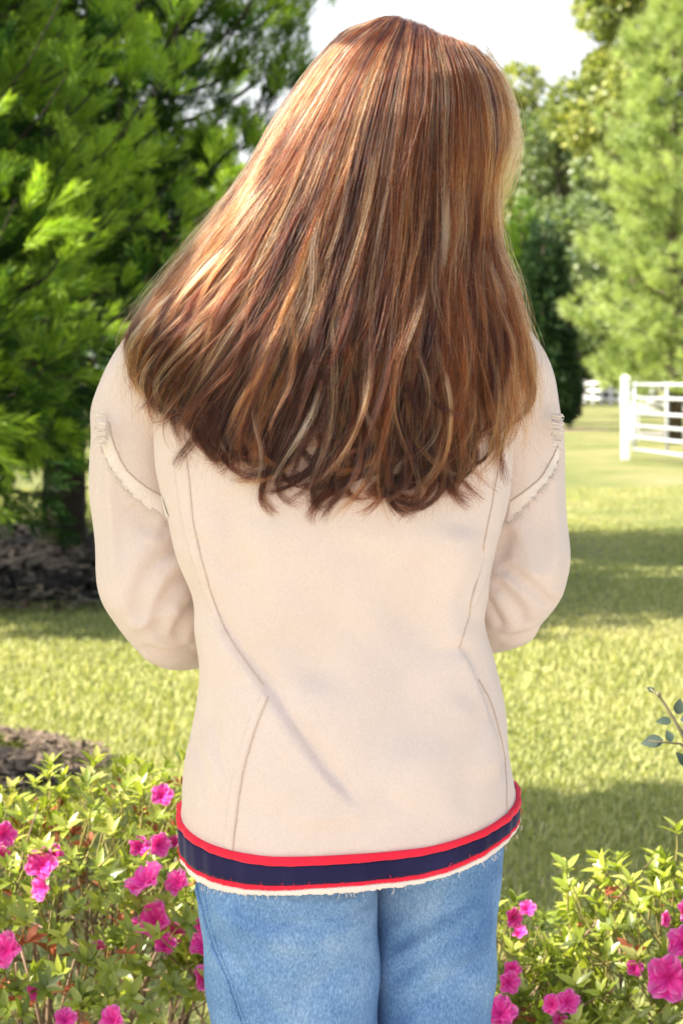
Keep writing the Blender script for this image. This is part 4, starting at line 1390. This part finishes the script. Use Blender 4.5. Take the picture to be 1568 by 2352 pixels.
for k in range(80):
    a = rnd.uniform(math.pi * 0.95, 2.05 * math.pi)
    i = a / (2 * math.pi) * NTH
    b = Vector(HEM_RING[int(i) % NTH]).lerp(Vector(HEM_RING[(int(i) + 1) % NTH]), i % 1)
    out = Vector((math.cos(a), math.sin(a), 0))
    aa = np.array(a)
    if rnd.random() < 0.45:
        z = float(h_red(aa) + h_navy(aa)) - 0.003; mbx = mb_r; L = rnd.uniform(0.001, 0.004); dz = rnd.choice([1, 1, -1])
    else:
        z = float(h_red(aa) + h_navy(aa) + h_red2(aa) + h_cr(aa)) - 0.004; mbx = mb_c; L = rnd.uniform(0.001, 0.005); dz = -1
    p = b + out * 0.0040 + Vector((0, 0, -z))
    q = p + Vector((rnd.uniform(-.5, .5) * L, 0, dz * L)) + out * 0.0012
    mbx.tube([p, q, q + Vector((rnd.uniform(-.6, .6) * L, 0, dz * L * 0.3))], [0.0003, 0.00028, 0.00015], 4, False)
mb_r.build('red_threads', M['red'], sweater)['kind'] = 'stuff'
mb_c.build('cream_threads', M['cream_edge'], sweater)['kind'] = 'stuff'

# --- jeans ----------------------------------------------------------------
def leg(xs, ex):
    rings = []
    for (z, xl, xr, bb, bf, yc) in cr(xs, 60):
        x, y = section((xl + xr) / 2, (xr - xl) / 2, bb, bf, yc, ex)
        rings.append(np.stack([x, y, np.full(NTH, z)], 1))
    return loft(rings)


def X(px, D=2.1):
    return (px - 784) / FPX * D


legL = leg([(0.93, X(500), X(800), .060, .07, 2.11), (0.87, X(462), X(850), .085, .085, 2.105), (0.82, X(444), X(862), .102, .10, 2.105), (0.74, X(456), X(868), .098, .10, 2.105), (0.66, X(474), X(870), .093, .098, 2.108),
            (0.58, X(492), X(871), .088, .095, 2.11), (0.40, X(530), X(865), .080, .088, 2.115), (0.20, X(555), X(860), .075, .085, 2.11), (0.05, X(560), X(858), .075, .085, 2.105)], 2.7)
legR = leg([(0.93, X(800), X(1080), .06, .07, 2.12), (0.87, X(840), X(1148), .085, .085, 2.135), (0.82, X(846), X(1166), .094, .098, 2.145), (0.74, X(846), X(1155), .088, .098, 2.150), (0.66, X(848), X(1145), .084, .095, 2.150),
            (0.58, X(850), X(1136), .082, .092, 2.150), (0.40, X(850), X(1130), .078, .085, 2.145), (0.20, X(855), X(1135), .075, .085, 2.135), (0.05, X(860), X(1138), .075, .085, 2.125)], 2.1)
(JV, JF), (J2, JF2) = union([legL], 0.0034, 2), union([legR], 0.0034, 2)
JF = np.concatenate([JF, JF2 + len(JV)]); JV = np.concatenate([JV, J2])
JFOLDS = [
    ([(862, 2058), (800, 2098), (700, 2122), (600, 2118)], 0.0060, 12, 'crease'),
    ([(850, 2095), (770, 2128), (690, 2142)], 0.0040, 9, 'crease'),
    ([(480, 2070), (600, 2150), (740, 2180)], 0.0050, 22, 'ridge'),
    ([(890, 2180), (990, 2120), (1120, 2050)], 0.0065, 20, 'crease'),
    ([(885, 2260), (1000, 2180), (1140, 2080)], 0.0060, 20, 'crease'),
    ([(900, 2350), (1000, 2270), (1120, 2190)], 0.0055, 22, 'crease'),
    ([(490, 2140), (570, 2250), (640, 2350)], 0.0050, 20, 'crease'),
    ([(660, 2300), (770, 2240), (860, 2180)], 0.0045, 26, 'valley'),
    ([(560, 2060), (700, 2075), (840, 2060)], 0.0040, 14, 'ridge'),
]
JV = apply_folds(JV, JF, JFOLDS)
jn = normals(JV, JF)
JV = JV + jn * (0.0012 * np.sin(JV[:, 0] * 60 + JV[:, 2] * 45) + 0.001 * np.sin(JV[:, 0] * 40 - JV[:, 2] * 75))[:, None]
jeans = mesh_obj('jeans', JV, JF, M['denim'], person, smooth=True)
jeans['label'] = 'light blue washed denim jeans'
J_BVH = BVHTree.FromPolygons(JV.tolist(), JF.tolist())
seam('side_seam', [(452, 2030), (470, 2110), (490, 2180), (515, 2240), (535, 2300), (552, 2352)], 0.0030, 0.0003, M['denim'], jeans, 0.8, 70, J_BVH)
seam('side_seam', [(464, 2030), (481, 2110), (501, 2180), (526, 2240), (546, 2300), (563, 2352)], 0.0014, 0.0003, M['denim'], jeans, 0.6, 70, J_BVH)
for xf in (690, 1000):
    c = np.array([X(xf), 2.12, 0.035])
    sv, sf = tube_loft([c + np.array([0, -0.06, 0.01]), c + np.array([0, 0.03, 0.012]), c + np.array([0, 0.13, 0.0]), c + np.array([0, 0.17, -0.005])], [(.034, .036), (.036, .040), (.034, .036), (.024, .028)], 20, 20)
    mesh_obj('shoe', sv, sf, M['shoe'], person, smooth=True)

# ------------------------------------------------------------------ hair
KEYS = [
    [(880, 36), (790, 77), (714, 158), (632, 280), (566, 400), (496, 492), (415, 592), (345, 680), (292, 758), (292, 840), (310, 900)],
    [(894, 35), (800, 120), (718, 250), (650, 380), (570, 510), (486, 625), (415, 720), (352, 810), (310, 900), (306, 965), (330, 1020)],
    [(908, 34), (828, 140), (762, 280), (705, 420), (640, 560), (565, 690), (500, 800), (440, 890), (402, 970), (398, 1030), (425, 1080)],
    [(925, 35), (868, 150), (820, 300), (778, 450), (735, 600), (680, 740), (630, 860), (585, 960), (543, 1065), (535, 1125), (560, 1180)],
    [(945, 40), (912, 165), (882, 320), (855, 470), (828, 630), (795, 780), (765, 920), (735, 1030), (700, 1130), (690, 1185), (725, 1235)],
    [(966, 48), (960, 175), (948, 325), (932, 475), (920, 635), (902, 795), (885, 940), (870, 1050), (850, 1140), (845, 1195), (860, 1245)],
    [(990, 60), (1010, 185), (1008, 330), (1002, 480), (993, 640), (990, 800), (992, 940), (1000, 1050), (1010, 1135), (1006, 1190), (985, 1238)],
    [(1024, 76), (1062, 195), (1068, 340), (1062, 480), (1058, 640), (1064, 790), (1075, 920), (1082, 1020), (1083, 1100), (1080, 1150), (1062, 1195)],
    [(1056, 88), (1106, 195), (1120, 330), (1108, 470), (1112, 620), (1134, 750), (1152, 870), (1164, 960), (1176, 1040), (1190, 1090), (1200, 1130)],
    [(1084, 98), (1150, 180), (1172, 285), (1140, 420), (1146, 550), (1186, 670), (1216, 770), (1236, 850), (1238, 910), (1228, 960), (1215, 1000)],
]
NT = 72
def resample(poly, n):
    p = cr(poly, 400)
    s = np.concatenate([[0], np.cumsum(np.linalg.norm(np.diff(p, axis=0), axis=1))])
    return np.stack([np.interp(np.linspace(0, s[-1], n), s, p[:, k]) for k in range(2)], 1)


KA = np.stack([resample(k, NT) for k in KEYS])        # keys x NT x 2
# smooth in u
KU = 55
KA = np.stack([cr(KA[:, t, :], KU) for t in range(NT)], 1)    # KU x NT x 2
CL_Y = [30, 60, 100, 190, 300, 400, 480, 560, 640, 720, 770, 850, 1000, 1200]
CL_X = [880, 820, 755, 685, 615, 555, 495, 435, 375, 312, 278, 280, 290, 420]
CR_Y = [30, 60, 95, 170, 250, 350, 430, 540, 640, 740, 830, 1000, 1200]
CR_X = [940, 1010, 1088, 1158, 1180, 1178, 1155, 1160, 1200, 1235, 1262, 1262, 1180]


def k_eval(u, t):
    uu = np.clip(u, 0, 1) * (KU - 1); tt = np.clip(t, 0, 1.0) * (NT - 1)
    i = np.minimum(uu.astype(int), KU - 2); j = np.minimum(tt.astype(int), NT - 2)
    fu, ft = (uu - i)[..., None], (tt - j)[..., None]
    a = KA[i, j] * (1 - fu) + KA[i + 1, j] * fu
    b = KA[i, j + 1] * (1 - fu) + KA[i + 1, j + 1] * fu
    p = a * (1 - ft) + b * ft
    # beyond the ends
    return p


def hair_depth(px, py, layer):
    l = np.interp(py, CL_Y, CL_X); r = np.interp(py, CR_Y, CR_X)
    xc, w = (l + r) / 2, (r - l) / 2
    A = np.interp(py, [30, 60, 100, 160, 260, 400, 520, 650, 800, 1200], [0.035, 0.062, 0.085, 0.103, 0.116, 0.122, 0.124, 0.130, 0.140, 0.140])
    e = np.sqrt(np.maximum(0, 1 - np.minimum(1, np.abs(px - xc) / w) ** 2.2))
    return 2.115 - A * e + layer


# height of the cloth and skin under the hair
gx = np.linspace(-0.32, 0.32, 161); gz = np.linspace(1.0, 1.75, 190)
BODY_BVH = BVHTree.FromPolygons(bv.tolist(), bf_.tolist())
GRID = np.full((len(gz), len(gx)), 9.0)
for a, z in enumerate(gz):
    for b, x in enumerate(gx):
        for bvh in (SW_BVH, BODY_BVH):
            h = bvh.ray_cast(Vector((x, 0.5, z)), Vector((0, 1, 0)))[0]
            if h is not None: GRID[a, b] = min(GRID[a, b], h.y)


def under(x, z):
    fx = np.clip((x - gx[0]) / (gx[1] - gx[0]), 0, len(gx) - 1.001); fz = np.clip((z - gz[0]) / (gz[1] - gz[0]), 0, len(gz) - 1.001)
    i, j = fx.astype(int), fz.astype(int)
    return np.minimum(np.minimum(GRID[j, i], GRID[j + 1, i]), np.minimum(GRID[j, i + 1], GRID[j + 1, i + 1]))


NP = 34
S = np.linspace(0, 1, NP)


def make_hair():
    pos_all, rad_all, tint_all = [], [], []

    def strands(u0, du, t0, te, tl, layer, curl, wave_a, wave_p, spread, tint, jitter, rad, press):
        """all arguments arrays (n,) per strand"""
        n = len(u0)
        s = S[None, :]
        conv = 1 - 0.86 * np.clip((s - 0.1) / 0.8, 0, 1) ** 1.2
        u = u0[:, None] + du[:, None] * conv
        t = t0[:, None] + (te - t0)[:, None] * s
        p = k_eval(u, t)
        D = hair_depth(p[..., 0], p[..., 1], layer[:, None])
        x = (p[..., 0] - 784) / FPX * D; z = CAM_Z - (p[..., 1] - 875) / FPX * D
        y = D
        # waves grow towards the ends
        amp = wave_a[:, None] * np.clip((t - 0.04) / 0.85, 0, 1) ** 1.15
        x = x + amp * np.sin(t * (15 + 2.2 * np.sin(wave_p * 5)[:, None] * 2) + wave_p[:, None])
        y = y - 0.6 * np.abs(amp) * np.cos(t * 15 + wave_p[:, None] * 1.7)
        # lock thickness
        ang = rng.uniform(0, 2 * np.pi, n); rr = np.sqrt(rng.uniform(0, 1, n)) * spread
        g = (0.55 + 0.45 * np.sin(np.pi * s)) * (1 - 0.45 * s)
        x = x + (rr * np.cos(ang))[:, None] * g; y = y + (rr * np.sin(ang))[:, None] * g * 0.8
        # fine irregularity
        for fq in (5.0, 11.0):
            x = x + jitter[:, None] * s * np.sin(fq * s + rng.uniform(0, 6.3, n)[:, None]) * 6 / fq * rng.normal(size=n)[:, None] * 0.5
            y = y + jitter[:, None] * s * np.sin(fq * s + rng.uniform(0, 6.3, n)[:, None]) * 6 / fq * rng.normal(size=n)[:, None] * 0.3
            z = z + jitter[:, None] * s * np.sin(fq * s + rng.uniform(0, 6.3, n)[:, None]) * 3 / fq * rng.normal(size=n)[:, None] * 0.3
        # curled ends
        span = 0.13
        q = np.clip((t - (tl[:, None] - span)) / span, 0, 1.1)
        Lc = np.full(n, span * 0.50)
        ph = np.abs(curl) + 1e-3
        Rr = (Lc / ph)[:, None]
        x = x + np.sign(curl)[:, None] * Rr * (1 - np.cos(ph[:, None] * q))
        z = z + (Lc[:, None] * q - Rr * np.sin(ph[:, None] * q))
        y = y - 0.25 * Rr * (1 - np.cos(ph[:, None] * q)) * press[:, None]
        # locks keep inside the outline of the hair, only loose hairs leave it
        edge_j = rng.normal(size=n)[:, None] * 11
        pyy = 875 - (z - CAM_Z) / y * FPX
        xl = (np.interp(pyy, CL_Y, CL_X) + 8 + edge_j - 784) / FPX * y; xr = (np.interp(pyy, CR_Y, CR_X) - 22 - edge_j - 784) / FPX * y
        firm = (jitter < 0.003)[:, None]
        wd = 0.012
        x = np.where(firm & (x < xl + wd), xl + wd * np.exp((np.minimum(x, xl + wd) - xl - wd) / wd), x)
        x = np.where(firm & (x > xr - wd), xr - wd * np.exp(-(np.maximum(x, xr - wd) - xr + wd) / wd), x)
        # rest on the cloth
        lim = under(x, z) - 0.003 - press[:, None] * 0.016
        y = np.minimum(y, lim)
        # keep along-strand depth smooth
        for _ in range(3):
            y[:, 1:-1] = np.minimum(y[:, 1:-1], (y[:, :-2] + 2 * y[:, 1:-1] + y[:, 2:]) / 4 + 0.0005)
        pos_all.append(np.stack([x, y, z], -1))
        prof = np.clip(np.minimum(s / 0.03 + 0.5, 1) * (1 - 0.75 * s ** 4), 0.15, 1)
        rad_all.append(rad[:, None] * prof)
        tint_all.append(np.broadcast_to(tint[:, None] if tint.ndim == 1 else tint, (n, NP)))

    def blonde(u, r):
        # share of fair locks, more on the left
        pr = np.interp(u, [0, 0.2, 0.4, 0.6, 0.8, 1], [0.44, 0.42, 0.28, 0.20, 0.17, 0.20])
        return r.uniform(size=len(u)) < pr

    # locks: (count, strands each, layer range, t0 range, te range, kind)
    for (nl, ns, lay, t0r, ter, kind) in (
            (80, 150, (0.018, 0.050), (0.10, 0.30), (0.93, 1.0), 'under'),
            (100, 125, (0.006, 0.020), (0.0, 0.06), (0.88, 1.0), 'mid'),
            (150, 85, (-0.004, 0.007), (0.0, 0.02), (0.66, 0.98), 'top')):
        u = (np.arange(nl) + rng.uniform(0, 1, nl)) / nl
        u = rng.permutation(u)
        l = rng.uniform(*lay, nl); a0 = rng.uniform(*t0r, nl); e = ter[1] - (ter[1] - ter[0]) * rng.uniform(0, 1, nl) ** 1.7
        e = e - 0.05 * np.abs(np.sin(u * 31 + 0.7)) * rng.uniform(0.3, 1.2, nl)
        e = np.where((u > 0.77) & (rng.uniform(size=nl) < 0.78), e * rng.uniform(0.74, 0.90, nl), e)
        sgn = np.where(rng.uniform(size=nl) < np.interp(u, [0, 0.40, 0.62, 1], [0.92, 0.82, 0.22, 0.12]), 1, -1)
        sgn = np.where(u < 0.16, 1, np.where(u > 0.84, -1, sgn))
        curl = sgn * rng.uniform(0.25, 1.0, nl) * (2.0 if kind == 'top' else 2.7) * np.where(u > 0.84, 0.4, 1.0) * (1.0 if kind != 'top' else 0.75)
        wa = rng.uniform(0.003, 0.012, nl) * (1.15 if kind == 'top' else 0.9)
        wp = rng.uniform(0, 6.28, nl)
        fair = blonde(u, rng)
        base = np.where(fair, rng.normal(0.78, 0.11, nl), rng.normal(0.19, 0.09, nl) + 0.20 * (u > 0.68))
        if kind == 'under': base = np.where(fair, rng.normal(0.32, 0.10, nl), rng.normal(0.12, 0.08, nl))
        if kind == 'mid': base -= 0.06
        I = np.repeat(np.arange(nl), ns); n = len(I)
        duw = np.where(kind == 'top', 0.026, 0.036)
        nsub = 5
        sub_i = I * nsub + rng.integers(0, nsub, n)
        sub_du = rng.normal(size=nl * nsub) * duw * 0.62
        sub_fair = np.where(fair[np.arange(nl * nsub) // nsub], rng.uniform(size=nl * nsub) < 0.74, rng.uniform(size=nl * nsub) < 0.07)
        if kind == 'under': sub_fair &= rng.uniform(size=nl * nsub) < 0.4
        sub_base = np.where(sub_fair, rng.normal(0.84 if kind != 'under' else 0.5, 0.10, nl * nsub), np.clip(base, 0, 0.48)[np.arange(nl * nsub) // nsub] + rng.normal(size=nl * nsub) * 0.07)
        du = sub_du[sub_i] + rng.normal(size=n) * duw * 0.22
        sp = rng.uniform(0.5, 1.0, n) * rng.uniform(0.004, 0.0095, nl)[I]
        press = (1 - np.clip((l[I] + 0.004) / 0.054, 0, 1)) * rng.uniform(0.5, 1.1, n)
        tn = np.clip(sub_base[sub_i] + rng.normal(size=n) * 0.07, 0, 1)
        # roots darker, the lowest ends darker in every layer
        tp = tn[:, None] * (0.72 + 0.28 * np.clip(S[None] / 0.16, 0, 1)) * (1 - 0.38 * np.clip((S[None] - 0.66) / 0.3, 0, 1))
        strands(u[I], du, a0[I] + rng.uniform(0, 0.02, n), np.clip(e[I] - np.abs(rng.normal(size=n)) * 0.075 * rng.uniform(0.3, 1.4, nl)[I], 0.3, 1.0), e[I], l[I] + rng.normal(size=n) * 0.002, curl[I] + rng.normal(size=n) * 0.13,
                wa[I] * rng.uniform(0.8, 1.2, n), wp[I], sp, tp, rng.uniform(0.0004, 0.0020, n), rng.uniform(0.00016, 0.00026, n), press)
    # loose thin locks that wander across the others, and wisps hanging at the right
    for (nl, ns, ur, ter, wr, drift) in ((150, 20, (0.02, 0.98), (0.55, 0.99), (0.006, 0.018), 0.055), (34, 14, (0.80, 1.0), (0.90, 1.0), (0.004, 0.014), 0.03), (60, 16, (0.0, 0.25), (0.75, 0.98), (0.006, 0.016), 0.03)):
        u = rng.uniform(*ur, nl); e = rng.uniform(*ter, nl); a0 = rng.uniform(0, 0.12, nl)
        I = np.repeat(np.arange(nl), ns); n = len(I)
        dr = rng.normal(size=nl) * drift
        fair = blonde(u, rng)
        tn = np.where(fair, rng.normal(0.64, 0.08, nl), rng.normal(0.28, 0.10, nl) + 0.10 * (u > 0.7))
        strands(u[I] - 0.14 * dr[I], dr[I] + rng.normal(size=n) * 0.006, a0[I], np.clip(e[I] - np.abs(rng.normal(size=n)) * 0.05, 0.3, 1), e[I], rng.uniform(-0.007, 0.001, nl)[I],
                (np.sign(0.5 - u) * rng.uniform(-0.3, 2.2, nl) * np.clip((e - 0.70) / 0.2, 0.12, 1))[I] + rng.normal(size=n) * 0.15, rng.uniform(*wr, nl)[I], rng.uniform(0, 6.28, nl)[I], np.full(n, 0.0062),
                np.clip(tn[I] + rng.normal(size=n) * 0.13, 0, 1), rng.uniform(0.0010, 0.0034, n), rng.uniform(0.00014, 0.00022, n), rng.uniform(0.7, 1.25, n))
    # smooth cover following the head, thin loose strands on top
    n = 2600
    u = rng.uniform(-0.01, 1.01, n)
    fair = blonde(u, rng)
    tn = np.clip(np.where(fair, rng.normal(0.70, 0.15, n), rng.normal(0.34, 0.13, n)), 0, 1)
    strands(u, rng.normal(size=n) * 0.012, rng.uniform(0, 0.03, n), rng.uniform(0.35, 0.97, n), np.ones(n), rng.uniform(-0.008, 0.004, n), rng.normal(size=n) * 0.9, rng.uniform(0, 0.008, n), rng.uniform(0, 6.28, n),
            np.full(n, 0.003), tn, rng.uniform(0.001, 0.0035, n), rng.uniform(0.00013, 0.0002, n), rng.uniform(0.7, 1.5, n))
    # flyaways
    n = 1250
    u = rng.choice([0, 1], n, p=[0.5, 0.5]) * 1.0
    u = np.where(rng.uniform(size=n) < 0.45, rng.uniform(0, 1, n), np.where(u < 0.5, rng.uniform(-0.02, 0.08, n), rng.uniform(0.93, 1.02, n)))
    strands(u, rng.normal(size=n) * 0.02, rng.uniform(0, 0.5, n), rng.uniform(0.55, 0.98, n), np.ones(n), rng.uniform(-0.012, 0.03, n), rng.normal(size=n) * 1.3, rng.uniform(0, 0.012, n), rng.uniform(0, 6.28, n),
            np.full(n, 0.006), rng.uniform(0.3, 0.8, n), rng.uniform(0.005, 0.014, n), rng.uniform(0.00011, 0.00016, n), rng.uniform(0.8, 1.6, n))
    # fine hair beside the face at the right, backlit rim put into its tint
    n = 260
    face = cr([(1120, 150), (1160, 235), (1172, 330), (1150, 410), (1118, 470), (1130, 540)], NP)
    off = rng.uniform(0, 1, n)
    x = face[None, :, 0] + (off[:, None] - 0.45) * 44 * np.sin(np.pi * S[None]) ** 0.8 + rng.normal(size=n)[:, None] * 9 * np.sin(5 * S[None] + rng.uniform(0, 6, n)[:, None])
    yv = face[None, :, 1] + rng.normal(size=n)[:, None] * 22 + rng.normal(size=n)[:, None] * 10 * S[None]
    D = 2.085 + rng.uniform(-0.02, 0.06, n)[:, None] + 0 * S[None]
    pos_all.append(np.stack([(x - 784) / FPX * D, D, CAM_Z - (yv - 875) / FPX * D], -1))
    rad_all.append(np.repeat(rng.uniform(0.0001, 0.00017, n)[:, None], NP, 1)); tint_all.append(np.repeat(rng.uniform(0.45, 0.85, n)[:, None], NP, 1))

    pos = np.concatenate(pos_all); rad = np.concatenate(rad_all); tint = np.concatenate(tint_all)
    n = len(pos)
    hc = bpy.data.hair_curves.new('hair')
    hc.add_curves([NP] * n)
    hc.position_data.foreach_set('vector', pos.astype(np.float32).ravel())
    ra = hc.attributes.get('radius') or hc.attributes.new('radius', 'FLOAT', 'POINT')
    ra.data.foreach_set('value', rad.astype(np.float32).ravel())
    ta = hc.attributes.new('tint', 'FLOAT', 'POINT')
    ta.data.foreach_set('value', tint.astype(np.float32).ravel())
    hc.materials.append(hair_mat())
    o = bpy.data.objects.new('hair', hc)
    COL.objects.link(o); o.parent = person
    o['label'] = 'long brown hair with blonde streaks falling over the back'
    print('strands', n)


def hair_mat():
    m, N, L = new_mat('streaked_hair')
    out = N.new('ShaderNodeOutputMaterial')
    at_ = N.new('ShaderNodeAttribute'); at_.attribute_name = 'tint'
    rp = ramp_node(N, [(0.0, (0.006, 0.0009, 0.0004)), (0.25, (0.026, 0.0040, 0.0012)), (0.5, (0.185, 0.042, 0.0070)), (0.75, (0.48, 0.235, 0.086)), (1.0, (0.78, 0.57, 0.34))])
    L.new(at_.outputs['Fac'], rp.inputs[0])
    h = N.new('ShaderNodeBsdfHairPrincipled')
    h.model = 'CHIANG'; h.parametrization = 'COLOR'
    L.new(rp.outputs[0], h.inputs['Color'])
    h.inputs['Roughness'].default_value = 0.32
    h.inputs['Radial Roughness'].default_value = 0.4
    h.inputs['Random Roughness'].default_value = 0.2
    h.inputs['IOR'].default_value = 1.42
    L.new(h.outputs[0], out.inputs[0])
    return m


make_hair()
